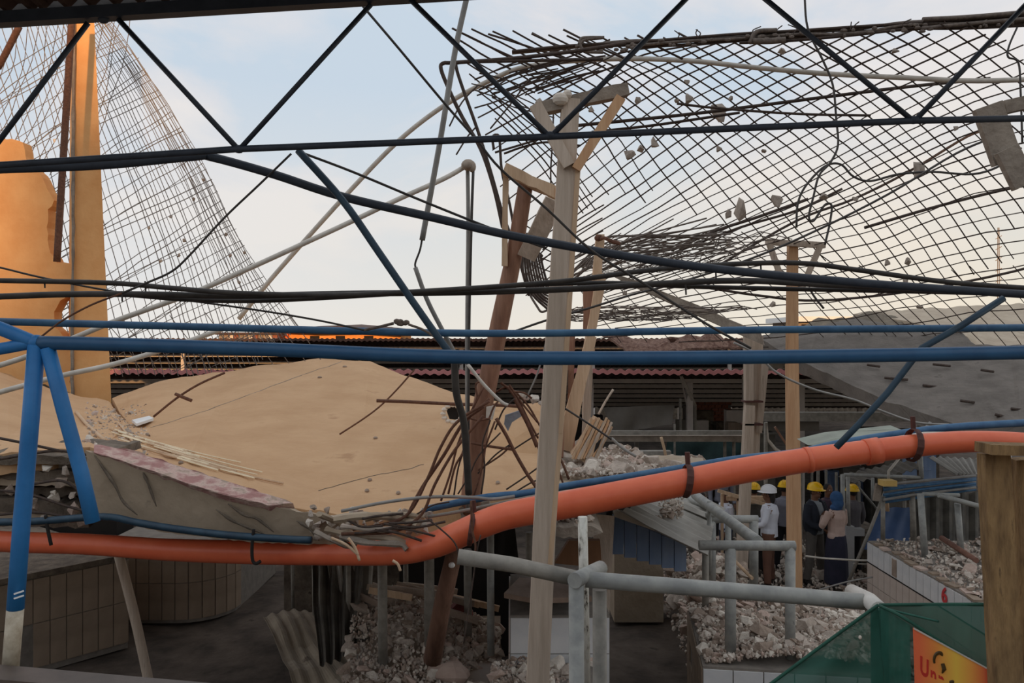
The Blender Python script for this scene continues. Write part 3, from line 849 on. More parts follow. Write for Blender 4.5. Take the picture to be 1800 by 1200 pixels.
# stall A: rubble-covered table right of centre
s1 = stall('tiled_stall', 'white tiled market stall buried in rubble behind the grey pipe rail', [(1.94, 8.1), (4.3, 7.75), (4.7, 9.85), (2.18, 9.85)], 1.0, M_grout)
face(s1, (1.94, 8.1), (4.3, 7.75), .98, .29, .245, M_tile, .03)
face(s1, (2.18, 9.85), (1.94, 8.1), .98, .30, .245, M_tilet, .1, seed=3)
def poly_region(quad):
    def f(r):
        u, v = r.random(), r.random()
        a = Vector(quad[0]).lerp(Vector(quad[1]), u); b = Vector(quad[3]).lerp(Vector(quad[2]), u)
        p = a.lerp(b, v); return p.x, p.y
    return f
rubble('heap of broken concrete covering the tiled stall behind the grey pipe rail', poly_region([(1.98, 8.15), (4.25, 7.8), (4.6, 9.8), (2.2, 9.8)]),
       lambda x, y: 1.0 + .16 * max(0, 1 - abs(x - 3.1) / 1.4) * (1 + noise.noise(Vector((x, y, 0)) * 1.5)), 290, (.08, .24), 5600, (.03, .09), (3.3, 9.0, 1.0), seed=71)
# ground rubble round the people
rubble('rubble spread over the market floor at the feet of the people', poly_region([(2.3, 10.2), (5.6, 10.2), (7.5, 17.0), (2.6, 17.0)]),
       lambda x, y: .0 + .06 * (1 + noise.noise(Vector((x, y, 0)))), 280, (.10, .28), 5000, (.03, .11), (4.3, 13.5, 0), seed=72)
rubble('brown rubble bank between the corrugated sheets and the tall pipe frame', poly_region([(2.15, 9.95), (3.05, 9.95), (3.75, 13.6), (2.6, 13.6)]),
       lambda x, y: .45 + .25 * noise.noise(Vector((x, y, 0))) + .45 * max(0, 1 - abs(y - 11.5) / 2.2), 170, (.12, .30), 2600, (.04, .12), (3.2, 12.3, 0), seed=73)
# stall B: long white tiled stall at right with its number
s2 = stall('tiled_stall', 'long white tiled stall at right painted with a red number 6', [(5.9, 9.2), (9.6, 9.2), (9.6, 13.2), (5.9, 13.2)], 1.0, M_grout)
face(s2, (5.9, 13.2), (5.9, 9.2), .98, .20, .327, M_tile, .0, mats=[M_tilep, M_tilep, M_tile])
part(MB().box((5.885, 12.25, .82), (.03, .13, .26)), 'hole', M_rub3, s2, 'brown knocked-out tile')
part(MB().box((5.895, 11.2, .655), (.03, 4.0, .02)), 'joint', M_hole, s2)
for k in range(14):
    part(MB().box((5.95 + random.uniform(-.03, .04), 9.4 + k * .27, 1.01), (.12, random.uniform(.1, .24), .03), Euler((0, 0, random.uniform(-.2, .2))).to_matrix()), 'edge_tile', M_rub4 if k % 4 == 0 else M_tilet, s2)
rubble('flat broken tile shards lying on the long white stall at right', poly_region([(5.98, 9.3), (9.4, 9.3), (9.4, 13.1), (5.98, 13.1)]),
       lambda x, y: 1.03 + .05 * noise.noise(Vector((x, y, 0)) * 2), 240, (.10, .24), 3600, (.03, .09), (7.5, 11, 1.0), seed=74, slabby=.8)
def text_mesh(s_, size, depth, m, parent, name, Mx, lab=None, off=0):
    cu = bpy.data.curves.new('txt', 'FONT')
    cu.body = s_; cu.size = size; cu.extrude = depth; cu.align_x = 'CENTER'; cu.align_y = 'CENTER'; cu.offset = off
    tmp = bpy.data.objects.new('txt', cu); C.objects.link(tmp)
    bpy.context.view_layer.update()
    me = bpy.data.meshes.new_from_object(tmp.evaluated_get(bpy.context.evaluated_depsgraph_get()))
    bpy.data.objects.remove(tmp); bpy.data.curves.remove(cu)
    me.transform(Mx); me.name = name
    o = bpy.data.objects.new(name, me); me.materials.clear(); me.materials.append(m)
    C.objects.link(o); o.parent = parent
    o.location = -ORG[parent.name]
    return tag(o, lab)
# the 6 sits on the -X face; its right runs towards the camera (-Y)
Mx = Matrix.Translation((5.872, W(1642, 1000, 11.0).y - .18, .845)) @ Matrix(((0, 0, -1, 0), (-1, 0, 0, 0), (0, 1, 0, 0), (0, 0, 0, 1)))
text_mesh('6', .29, .004, M_red, s2, 'number', Mx, 'red painted number 6', .006)

# stall C, D: brown tiled stalls in the shade, lower left
s3 = stall('tiled_stall', 'dusty brown tiled stall in the shade at the lower left corner', [(-9.0, 8.2), (-6.7, 10.0), (-5.5, 11.4), (-8.5, 13.5)], 1.22, M_grout)
s3q = [(-6.9, 9.4), (-5.45, 11.3)]
part(MB().prism([Vector((-9.0, 8.1, 1.2)), Vector((-6.72, 9.9, 1.2)), Vector((-5.46, 11.38, 1.2)), Vector((-8.5, 13.6, 1.2))], (0, 0, .07)), 'counter_top', M_concd, s3)
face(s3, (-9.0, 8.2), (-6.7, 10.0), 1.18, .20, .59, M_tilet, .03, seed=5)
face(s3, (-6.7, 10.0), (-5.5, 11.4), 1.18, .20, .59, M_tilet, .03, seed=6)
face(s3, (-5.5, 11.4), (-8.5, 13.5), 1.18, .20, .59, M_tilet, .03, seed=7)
s4 = thing('tiled_stall', 'round-cornered brown tiled stall just left of the dirt path', 'stall', (-5.2, 13.2, 0))
cp = [(-6.4, 12.3), (-5.2, 12.3)] + [(-5.2 + .75 * math.sin(a * math.pi / 12), 13.05 - .75 * math.cos(a * math.pi / 12)) for a in range(1, 7)] + [(-4.45, 15.0), (-6.4, 15.0)]
part(MB().prism([Vector((x, y, -.05)) for x, y in cp], (0, 0, 1.2)), 'core', M_grout, s4)
for i in range(len(cp) - 3):
    a = cp[i]; b = cp[i + 1]
    L = math.hypot(b[0] - a[0], b[1] - a[1])
    u = Vector((b[0] - a[0], b[1] - a[1], 0)).normalized()
    k = max(1, int(L / .2))
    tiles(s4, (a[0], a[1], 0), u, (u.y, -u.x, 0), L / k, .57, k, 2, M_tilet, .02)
# things further left in the shade
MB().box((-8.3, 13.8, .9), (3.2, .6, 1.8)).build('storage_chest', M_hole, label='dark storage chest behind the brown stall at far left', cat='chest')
line('timber_brace', 'timber', 'slanting timber brace propping the orange pipe above the dark stalls', M_wood, 17, (8.6, 8.9), [(207, 968), (236, 1080), (262, 1200), (266, 1225)])
line('steel_pipe', 'pipe', 'thin upright pipe at the mouth of the dirt path', M_galvd, 6, 11.0, [(514, 975), (515, 1068)])

# centre-bottom heap
def heap(x, y):
    return .75 + .55 * max(0, 1 - math.hypot((x + 1.45) / 1.3, (y - 9.5) / 1.6)) + .18 * noise.noise(Vector((x, y, 0)) * 1.4) - .12 * max(0, x + .4)
base = MB().prism([Vector((-1.75, 7.9, -.1)), Vector((-.15, 7.9, -.1)), Vector((-.15, 10.4, -.1)), Vector((-1.95, 10.4, -.1))], (0, 0, .82))
base.build('brick_plinth', M_tilet, label='low tiled stall under the rubble heap at bottom centre', cat='stall')
rubble('large brown rubble heap at bottom centre under the orange pipe', poly_region([(-1.7, 7.85), (-.1, 7.85), (-.15, 10.3), (-1.9, 10.3)]), heap, 290, (.08, .22), 4600, (.03, .08), (-1, 9, 0), seed=81)
pk_ = MB().ball((-.62, 8.25, heap(-.6, 8.25) + .12), (.19, .13, .11), 9, 6)
pk_.v = [p + Vector((noise.noise(p * 6) * .05, 0, noise.noise(p * 5 + Vector((3, 3, 3))) * .05)) for p in pk_.v]
pk_.build('concrete_lump', M_rub4, label='big pinkish lump topping the rubble heap at bottom centre', cat='rubble')
rnd = random.Random(91)
for k in range(14):
    x = rnd.uniform(-2.1, -.9); y = rnd.uniform(8.9, 9.9); L = rnd.uniform(.4, .9); a = rnd.uniform(-.9, .2)
    z = heap(x, y) + .1
    MB().bar((x, y, z + .12), (x + L * math.cos(a), y + rnd.uniform(-.2, .2), z + L * math.sin(a) * .6), .07, .03, jit=.004, cuts=2).build('plank_offcut', [M_wood, M_rub3, M_woodw][k % 3] if k % 3 else M_wood,
        label='broken plank offcut jutting from the brown heap at bottom centre', cat='plank', group='plank offcuts in the brown heap')
tag(MB().box((.33, 7.75, .5), (1.1, .62, 1.1)).build('brick_plinth', M_grout), 'low grey plinth in front of the small white stall', 'stall')
rubble('rubble strip at the bottom edge in front of the small white stall', poly_region([(-.2, 7.45), (.86, 7.45), (.86, 8.04), (-.2, 8.04)]), lambda x, y: 1.08 + .05 * noise.noise(Vector((x, y, 0)) * 3) - .1 * max(0, x - .1), 70, (.06, .16), 1200, (.02, .07), (.3, 7.7, 1.05), seed=83)
# buckled sheets
corrugated(W(548, 985, 9.4), W(640, 985, 9.4), W(622, 1150, 8.6), W(560, 1165, 8.6), .05, 4, rows=8, crumple=.12).build('corrugated_sheet', M_sheetd, label='dark corrugated sheets standing folded left of the brown heap', cat='sheet')
corrugated(W(575, 990, 9.3), W(655, 992, 9.5), W(650, 1130, 9.0), W(600, 1150, 8.8), .04, 3, rows=8, crumple=.1).build('corrugated_sheet', M_sheet, label='lighter corrugated sheet standing behind the folded dark sheets', cat='sheet')
corrugated(W(463, 1076, 10.0), W(560, 1070, 10.2), W(680, 1215, 8.2), W(540, 1260, 8.0), .016, 5, rows=8, crumple=.14).build('corrugated_sheet', mat('dusty brown sheet', srgb(140, 126, 108), srgb(162, 148, 128), .8, 0, 3, bump=.1, c3=srgb(100, 84, 68)), label='dusty bent sheet lying toward the bottom edge left of the heap', cat='sheet')
# white tiled box under the rail
s5 = stall('tiled_stall', 'small white tiled stall with a brown board on top under the pipe rail', [(-.02, 8.15), (1.0, 8.15), (1.0, 9.6), (-.02, 9.6)], 1.5, M_grout)
face(s5, (-.02, 8.15), (1.0, 8.15), 1.48, .255, .37, M_tile, 0)
face(s5, (-.02, 9.6), (-.02, 8.15), 1.48, .29, .37, M_tilep, 0)
part(MB().prism([W(886, 1042, 8.0), W(942, 1052, 7.9), W(1040, 1048, 8.0), W(1000, 1015, 9.4), (W(915, 1012, 9.6))], (0, 0, -.05)), 'board_top', mat('brown plywood', srgb(126, 104, 88), srgb(150, 128, 112), .85, 0, 6, (1, .2, 1), .2), s5, 'warped brown board')
# blue shack and its sheets
sh = thing('kiosk', 'blue boarded kiosk crushed under grey corrugated sheets', 'kiosk', W(1130, 1000, 9.6))
def board(px0, px1, yt0, yt1, yb, d, m):
    part(MB().prism([W(px0, yt0, d), W(px1, yt1, d), W(px1, yb, d), W(px0, yb, d)], (0, .06, 0)), 'board', m, sh)
for k in range(6):
    x0 = 1076 + k * 22
    board(x0, x0 + 20.5, 905 + k * 9, 912 + k * 9, 974 + k * 6, 9.6, M_bluewall)
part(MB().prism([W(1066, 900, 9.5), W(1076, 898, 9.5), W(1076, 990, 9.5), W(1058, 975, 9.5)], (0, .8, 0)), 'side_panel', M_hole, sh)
cz = EYE - (975 - 600) / F * 9.7
part(MB().box((W(1123, 0, 12.3).x, 12.6, .49), (.76, .6, 1.05)), 'counter', M_concg, sh, 'plain grey counter block')
part(MB().prism([W(1078, 892, 9.4), W(1100, 903, 9.4), W(1118, 905, 9.4), (W(1160, 922, 9.4)), W(1150, 932, 9.4), W(1108, 918, 9.4), W(1080, 908, 9.4)], (0, .05, 0)), 'flashing', M_pvc, sh, 'torn pale flashing')
for k, (a, b, c_, d_) in enumerate((((1090, 898, 9.2), (1245, 975, 8.9), (1255, 915, 11.2), (1165, 872, 11.6)), ((1165, 876, 11.4), (1262, 915, 11.0), (1275, 893, 12.6), (1195, 862, 12.8)))):
    corrugated(W(*a), W(*d_), W(*c_), W(*b), .025, 7 - 2 * k, rows=3, crumple=.05).build('corrugated_sheet', M_sheet, label=['grey corrugated roof sheet sloping over the blue kiosk', 'grey corrugated sheet tucked behind the kiosk roof, under the orange pipe'][k], cat='sheet')
rubble('stones scattered on the kiosk roof sheets', px_region(1130, 1200, 868, 915, lambda py: 11.6 - (py - 868) / 47 * 1.8),
       lambda x, y: EYE - (868 + (11.6 - y) / 1.8 * 47 - 600) / F * y + .03, 46, (.06, .16), 300, (.03, .06), W(1160, 900, 10.8), seed=95)
rubble('stones fallen against the kiosk wall', px_region(1180, 1230, 985, 1030, lambda py: 11.0), lambda x, y: .55 + .4 * (x - 2.0), 40, (.12, .26), 300, (.04, .1), W(1200, 1010, 11.0), seed=96)
MB().bar(W(1063, 905, 9.3), W(1046, 1200, 8.9), .22, .1, cuts=2).build('timber_post', M_wood, label='short wide board standing behind the peeling white rail post', cat='post')
pbt = MB().prism([W(1000, 950, 8.9), W(1055, 950, 8.9), W(1058, 998, 8.9), W(975, 990, 8.9)], (0, .1, 0))
pbt.build('wooden_board', mat('orange brown board', srgb(120, 84, 56), srgb(140, 100, 70), .8, 0, 4, (1, 1, .3), .1), label='orange-brown board under the stone ledge behind the rail', cat='board')
# ================================================================= near roof frame
tr = thing('roof_truss', 'dark navy zigzag steel truss crossing the sky in the foreground', 'truss', W(415, 262, 3.0))
TD = 3.0
def tl(name, pts, wpx, d=TD, m=M_navy, lab=None, seg=8, curve=False):
    return line(name, None, lab, m, wpx, d, pts, parent=tr, seg=seg, curve=curve)
part(MB().bar(W(-60, 38, TD), W(1900, -79, TD), .045, .05, roll=(0, 0, 1)), 'top_chord', M_navy, tr)
part(MB().bar(W(-60, 20, TD + .06), W(1900, -97, TD + .06), .03, .03, roll=(0, 0, 1)), 'roof_batten', M_black, tr)
tl('bottom_chord', [(-60, 296), (0, 290), (415, 262), (965, 240), (1605, 212), (1900, 206)], 12)
for a, b in (((-20, 272), (155, 40)), ((208, 34), (415, 258)), ((425, 258), (652, 8)), ((720, -2), (962, 236)), ((972, 236), (1212, -8)), ((1340, -6), (1600, 208)), ((1612, 208), (1830, -20))):
    tl('brace', [a, b], 9.5)
for x, y in ((420, 262), (967, 238), (1606, 211), (182, 34)):
    part(MB().ball(W(x, y, TD), (.022, .016, .016), 8, 6), 'weld_joint', M_navy, tr, smooth=True)
bent = line('steel_pipe', 'pipe', 'thick dark pipe bent down from the truss to the right edge', M_navy, 15.5, (3.1, 3.4), [(-60, 300), (0, 297), (180, 290), (340, 275), (372, 276), (480, 306), (600, 345), (760, 382), (920, 418), (1200, 465), (1500, 496), (1800, 517), (1900, 522)])
line('steel_brace', 'pipe', 'dark teal diagonal brace falling from the truss to the blue pipe, left of centre', M_teal, 13, 3.15, [(524, 264), (602, 352), (665, 442), (720, 522), (768, 590), (800, 632)])
line('conduit', 'pipe', 'dark conduit hanging below the blue pipe in front of the brown pole', M_black, 13, None, [(799, 628, 3.16), (802, 690, 3.2), (815, 740, 3.25), (820, 800, 3.3), (824, 868, 3.35)])
line('steel_brace', 'pipe', 'blue grey diagonal brace at right crossing the blue pipe', M_teal, 12, (3.3, 3.3), [(1764, 524), (1690, 572), (1620, 612), (1560, 690), (1510, 745), (1470, 786)], curve=False)

# thick blue pipe frame in front
bf = thing('pipe_stand', 'bright blue welded pipe frame with a post at the left edge', 'frame', W(20, 1180, 2.6))
def bl(name, pts, wpx, d=2.6, m=M_blue, lab=None, curve=True):
    return line(name, None, lab, m, wpx, d, pts, parent=bf, seg=14, curve=curve)
bl('rail', [(60, 602), (200, 605), (500, 615), (800, 627), (1100, 629), (1500, 625), (1900, 617)], 25, m=mat('blue rail paint', srgb(28, 74, 112), srgb(38, 86, 124), .42, 0, 10, bump=.04))
bl('brace', [(-60, 555), (0, 577), (64, 603)], 24)
bl('brace', [(-60, 622), (0, 613), (60, 602)], 21)
bl('post', [(64, 606), (52, 760), (38, 920), (27, 1070)], 28, curve=False)
bl('post_foot', [(27, 1068), (18, 1178)], 27.5, m=M_bare, lab='scraped pale foot of the post', curve=False)
bl('brace', [(84, 612), (112, 720), (143, 830), (163, 918)], 25, curve=False)
part(MB().ball(W(64, 602, 2.6), .0262, 14, 10), 'weld_joint', M_blue, bf, smooth=True)
for y in (1041, 1049):
    part(MB().box(W(33, y, 2.575), (.032, .004, .005), Euler((0, R(-18), 0)).to_matrix()), 'paint_scrape', M_white, bf)
sl = thing('window_sill', 'dark metal sill rail along the bottom left edge', 'sill', W(100, 1190, 2.45))
part(MB().bar(W(-80, 1182, 2.5), W(700, 1250, 2.5), .03, .10, roll=(0, 0, 1)), 'rail', mat('dark sill metal', srgb(76, 66, 60), srgb(96, 84, 76), .5, .2, 6, bump=.05), sl)
part(MB().bar(W(-80, 1176, 2.54), W(700, 1244, 2.54), .008, .02, roll=(0, 0, 1)), 'lip', M_sheet, sl)
line('steel_pipe', 'pipe', 'long thin blue pipe spanning just above the thick blue rail', M_blue2, 13.5, (3.8, 3.8), [(-60, 563), (0, 565), (300, 573), (600, 581), (900, 586), (1300, 580), (1900, 575)], seg=10)

# ---------------------------------------------------------------- cables across the sky
cab = [
 ('thick black cable, topmost of the cables passing low over the ochre wall', M_black, 9, 3.55, [(-60, 492), (0, 493), (190, 497), (300, 506), (400, 514), (520, 518), (640, 517), (850, 505), (1000, 493), (1130, 476), (1250, 466), (1400, 462), (1520, 476), (1680, 497), (1900, 512)]),
 ('thick black cable running beside the topmost one and dipping to the right edge', M_black, 11, 3.6, [(-60, 523), (0, 521), (120, 517), (250, 517), (420, 520), (600, 516), (800, 514), (1000, 508), (1150, 499), (1300, 493), (1450, 500), (1600, 506), (1900, 512)]),
 ('black cable sagging lowest of the three beneath the ochre wall top', M_black, 8, 3.65, [(-60, 527), (60, 519), (200, 517), (320, 526), (430, 529), (560, 524), (760, 512), (900, 502), (1060, 497), (1200, 503), (1400, 508), (1600, 512), (1900, 519)]),
 ('thin black wire hanging from the truss joint down to the ochre column', M_black, 4, 3.2, [(512, 270), (455, 325), (395, 382), (330, 452), (300, 478), (258, 497), (215, 515)]),
 ('rusty thin wire continuing from the cables to the blue frame corner', M_rebarR, 3.5, 3.2, [(215, 515), (160, 536), (110, 563), (72, 592)]),
 ('thin wire falling from the truss joint past the leaning teal brace', M_black, 4.5, 3.3, [(530, 268), (620, 302), (740, 352), (860, 400), (960, 436)]),
 ('thin wire crossing from far left under the cables to the tied knot', M_black, 3.5, 3.7, [(-60, 458), (0, 470), (75, 488), (200, 512), (330, 528), (460, 546), (560, 563), (640, 580)]),
 ('thin dark cable sweeping from the top chord down across the wire mesh', M_black, 4.5, 3.25, [(632, 4), (700, 84), (780, 180), (838, 246), (880, 297), (960, 366), (1040, 440), (1130, 497), (1240, 568), (1320, 612)]),
 ('pale dusty cable falling from behind the blue rail to the orange pipe at right', M_pvcg, 4, 8.0, [(1290, 602), (1330, 622), (1366, 655), (1430, 684), (1500, 702), (1550, 722), (1610, 742), (1668, 746)]),
 ('thin black wire rising right from the blue pipe through the T-post legs', M_black, 4, 6.9, [(905, 582), (960, 563), (1040, 540), (1110, 518), (1180, 500), (1300, 462), (1420, 412), (1560, 342), (1680, 270), (1760, 236)]),
 ('loose wire dangling from the top edge into a looped tangle', M_black, 4, 7.4, [(1414, -10), (1420, 50), (1446, 105), (1464, 150), (1470, 210), (1473, 255), (1460, 285), (1440, 308), (1430, 345), (1422, 380), (1430, 388), (1450, 360), (1462, 362), (1458, 395), (1450, 430)]),
 ('curling dark wire looping right from the dangling tangle', M_black, 4, 7.5, [(1400, 400), (1402, 360), (1414, 330), (1440, 300), (1460, 288), (1480, 290), (1500, 310), (1530, 318), (1580, 306), (1640, 302), (1710, 306), (1760, 290), (1795, 260)]),
 ('short wire hooked down beside the T-post of fresh timber', M_black, 4, 7.3, [(1422, 505), (1432, 522), (1448, 542)]),
 ('short loose wire hanging near the top right corner', M_black, 3.5, 7.0, [(1788, 48), (1774, 80), (1772, 100), (1790, 110), (1794, 160), (1797, 250)]),
 ('thin wire stretched between the timber post and the rubble heap', M_black, 3.5, 6.5, [(958, 696), (1000, 722), (1040, 748), (1075, 772)]),
 ('pale end of the stretched wire lying over the kiosk beams', M_pvcg, 5, 8.0, [(1075, 770), (1095, 788), (1118, 802)]),
 ('thin white cord rising left of the timber post', M_pvcg, 3, 6.3, [(925, 700), (945, 655), (960, 600), (965, 560), (963, 540)]),
]
for lab, m, wd, d, pts in cab:
    line('cable', 'cable', lab, m, wd, d, pts, seg=8)
# cable clips
for i, (x, y) in enumerate(((78, 494), (255, 500), (214, 518), (1205, 506), (1337, 468), (1258, 480))):
    MB().tube([W(x, y - 6, 3.56), W(x + 1, y + 12, 3.56)], .004, 6).build('cable_tie', M_black, label='small black tie hanging from the thick cables', cat='clip', group='ties on the thick cables')
kn2 = MB()
for a in range(7):
    kn2.ball(W(706 + random.uniform(-9, 9), 566 + random.uniform(-4, 5), 3.75), (.016, .014, .012), 7, 5)
kn2.tube(catmull([W(640, 580, 3.75), W(668, 574, 3.75), W(692, 568, 3.75)], 4), .007, 7).tube(catmull([W(718, 570, 3.75), W(745, 580, 3.75), W(770, 596, 3.75)], 4), .006, 7)
kn2.build('cable_joint', mat('wrapped tape', srgb(96, 84, 76), srgb(140, 124, 112), .9, 0, 20, bump=.5), label='lumpy taped cable joint above the far shed, left of centre', cat='joint')

# ---------------------------------------------------------------- hanging poles and conduits
line('pole', 'pole', 'long grey pole hanging from the top edge in front of the mesh corner', M_pvcg, 10, 3.9, [(824, -20), (800, 90), (775, 240), (757, 340), (742, 422)], seg=10)
line('wire', 'wire', 'thin wire joining the hanging pole to the lower conduit', M_black, 3.5, 3.9, [(742, 420), (738, 440), (730, 462), (731, 472)])
line('conduit', 'pipe', 'grey conduit leaning down from the thin wire to the brown pole', M_pvcg, 8, 3.9, [(730, 470), (750, 525), (775, 575), (802, 625), (812, 640)])
line('conduit', 'pipe', 'pale end of conduit below the blue rail crossing the brown pole', M_pvc, 6, 5.6, [(822, 640), (850, 675), (880, 705), (893, 712)])
cp_ = thing('conduit_pair', 'upright grey conduit hanging from a taped elbow left of the brown pole', 'pipe', W(822, 900, 6.2))
line('conduit', None, None, M_pvcg, 7, 6.2, [(822, 292), (823, 400), (821, 600), (822, 900)], parent=cp_)
line('conduit', None, None, M_black, 5, 6.15, [(832, 296), (829, 380), (826, 500), (824, 620), (823, 800)], parent=cp_)
part(MB().ball(W(823, 290, 6.15), (.055, .05, .045), 10, 7).ball(W(830, 293, 6.15), (.03, .04, .045), 8, 6), 'taped_elbow', mat('tape wrap', srgb(150, 136, 122), srgb(182, 168, 152), .9, 0, 10, bump=.4), cp_, smooth=True)
line('pvc_pipe', 'pipe', 'dusty plastic pipe falling left from the taped elbow to the left edge', M_pvc, 9, (6.2, 5.5), [(822, 290), (780, 314), (700, 350), (620, 388), (540, 425), (430, 475), (330, 518), (200, 565), (60, 622), (-60, 660)])
line('pvc_pipe', 'pipe', 'lower dusty plastic pipe in front of the column foot', M_pvc, 9, (6.8, 6.0), [(400, 575), (300, 610), (200, 640), (100, 662), (-40, 700)])
line('pvc_pipe', 'pipe', 'long curved pale plastic pipe arching over from left to the right edge', M_pvc, 9, (9.0, 8.0), [(420, 560), (470, 498), (540, 418), (620, 330), (700, 248), (780, 186), (860, 142), (930, 116), (1060, 104), (1200, 106), (1340, 120), (1460, 130), (1600, 137), (1720, 142), (1900, 136)])

# ---------------------------------------------------------------- orange drain pipe
opts = [(-80, 940), (0, 951), (150, 956), (300, 966), (450, 970), (600, 971), (700, 970), (760, 958), (800, 942), (850, 920), (900, 904), (1000, 886), (1100, 867), (1200, 848), (1300, 828), (1400, 811), (1500, 797), (1600, 784), (1700, 776), (1800, 778), (1900, 788)]
ows = [34, 36, 36, 38, 42, 44, 44, 46, 47, 48, 48, 49, 48, 47, 45, 43, 42, 40, 38, 36, 34]
op = thing('drain_pipe', 'long sagging orange plastic drain pipe crossing the whole scene', 'pipe', W(600, 990, 5.4))
odd = [6.25 if x < 500 else (6.25 - (x - 500) / 350 * .75 if x < 850 else 5.5) for x, y in opts]
P = catmull([W(x, y, dd_) for (x, y), dd_ in zip(opts, odd)], 6)
rr = []
for i in range(len(opts) - 1):
    for k in range(6): rr.append((ows[i] * (1 - k / 6) + ows[i + 1] * k / 6) / 2 / F * P[len(rr)].y)
rr.append(ows[-1] / 2 / F * 5.5)
part(MB().tube(P, rr, 20), 'pipe', M_orange, op, smooth=True)
for (x, y, w_, dx, dy) in ((1533, 793, 45, 24, -4), (1420, 808, 44.5, 8, -1.2)):
    part(MB().tube([W(x - dx / 2, y - dy / 2, 5.5), W(x + dx / 2, y + dy / 2, 5.5)], w_ / 2 / F * 5.5 + .003, 20), 'socket', M_orange, op, smooth=True)
for (x, y, w_) in ((1207, 845, 12), (1605, 782, 12), (829, 930, 9)):
    ring = []
    for a in range(15):
        th = a / 14 * 2 * math.pi
        ring.append(W(x, y, 5.5) + Vector((math.sin(th) * .015, math.cos(th) * .108, math.sin(th) * .108)))
    t = MB().tube(ring, w_ / 2 / F * 5.5, 6, flat=.4)
    t.tube([ring[3], ring[3] + Vector((-.005, 0, .09))], .018, 6)
    t.build('pipe_strap', M_steelx, label={1207: 'brown iron strap around the orange pipe, middle of the picture', 1605: 'brown iron strap around the orange pipe near the right post', 829: 'dark wire strap at the kink of the orange pipe'}[x], cat='strap')
for i, pts in enumerate(([(446, 930), (443, 960), (444, 984), (450, 990), (458, 986)], [(80, 905), (84, 930), (90, 958)])):
    line('iron_hook', 'hook', ['black iron hook hanging across the orange pipe under the grey beam', 'black iron rod crossing the orange pipe at the left edge'][i], M_hole, 6, 5.85, pts)
line('steel_pipe', 'pipe', 'thin blue pipe running along above the orange pipe to the right edge', M_teal if False else M_blue2, 13, (5.9, 5.7), [(748, 895), (800, 884), (860, 873), (930, 866), (1000, 853), (1100, 838), (1200, 822), (1300, 806), (1400, 795), (1470, 780), (1560, 765), (1680, 750), (1900, 738)], seg=10)
line('steel_pipe', 'pipe', 'blue pipe trapped under the grey beam at lower left', M_teal, 13, 5.86, [(-60, 918), (60, 916), (180, 908), (240, 918), (300, 928), (400, 940), (500, 947), (548, 949)], seg=10)
line('conduit', 'pipe', 'pale flat conduit lying along the orange pipe at right', M_pvc, 7, 5.62, [(845, 902), (950, 880), (1060, 862), (1200, 838), (1340, 812), (1480, 786), (1600, 766), (1640, 762), (1740, 766), (1900, 790)], seg=8)
line('conduit', 'pipe', 'pale bent strip lying over the broken slab edge at centre', M_pvcg, 6, 5.7, [(600, 898), (680, 882), (760, 873), (830, 874), (865, 877), (905, 872)], seg=8)
line('conduit', 'pipe', 'grey conduit under the thin blue pipe left of the timber post', M_galvd, 6, 5.75, [(752, 908), (800, 900), (880, 884), (940, 872), (1010, 862)], seg=8)
MB().prism([W(1420, 782, 6.4), W(1470, 770, 6.4), W(1590, 757, 6.6), W(1600, 765, 6.4), W(1480, 787, 6.3)], (0, .25, .02)).build('cable_tray', mat('pale green sheet', srgb(130, 136, 124), srgb(150, 156, 142), .6, 0, 5, bump=.05), label='pale green metal strip lying beside the blue pipe over the orange pipe, right', cat='tray')

# ---------------------------------------------------------------- timber posts
tp = thing('timber_post', 'tall square grey timber T-post standing in front of the orange pipe', 'post', W(930, 600, 4.9) * 1)
tp.location.z = 0; ORG[tp.name] = tp.location.copy()
q = 4.9
part(MB().bar(W(1003, 176, q), W(974, 640, q), .108, .095, w1=.125, h1=.11, cuts=6, jit=.002).bar(W(974, 640, q), W(957, 930, q), .125, .11, w1=.135, h1=.12, cuts=4, jit=.002).bar(W(957, 930, q), W(934, 1445, q).lerp(W(957, 930, q), 0.0), .135, .12, cuts=4, jit=.002)
     .bar(W(934, 1445, q), Vector((W(934, 1445, q).x - .05, q, -.1)), .135, .12), 'post', M_wood, tp)
part(MB().bar(W(1015, 300, q - .01), W(985, 760, q - .01), .03, .10, cuts=4, jit=.002).bar(W(985, 760, q - .01), W(966, 990, q - .01), .028, .1, cuts=2, jit=.002), 'batten', M_woodw, tp, 'thin pale sawn batten on the right edge')
part(MB().bar(W(948, 192, q - .03), W(1102, 158, q + .05), .075, .075, roll=(0, 0, 1), cuts=5, jit=.004), 'crosshead', M_conc, tp, 'dirty grey cross timber')
part(MB().bar(W(941, 184, q - .06), W(1000, 292, q - .06), .075, .05, w1=.07), 'brace', M_wood, tp)
part(MB().bar(W(1091, 172, q - .06), W(1012, 298, q - .06), .062, .05, w1=.055), 'brace', M_woodt, tp, 'orange sawn diagonal brace')
part(MB().ball(W(985, 174, q - .06), (.05, .04, .04), 8, 6).ball(W(997, 166, q - .05), (.03, .03, .03), 7, 5), 'mortar_lump', M_rub2, tp)
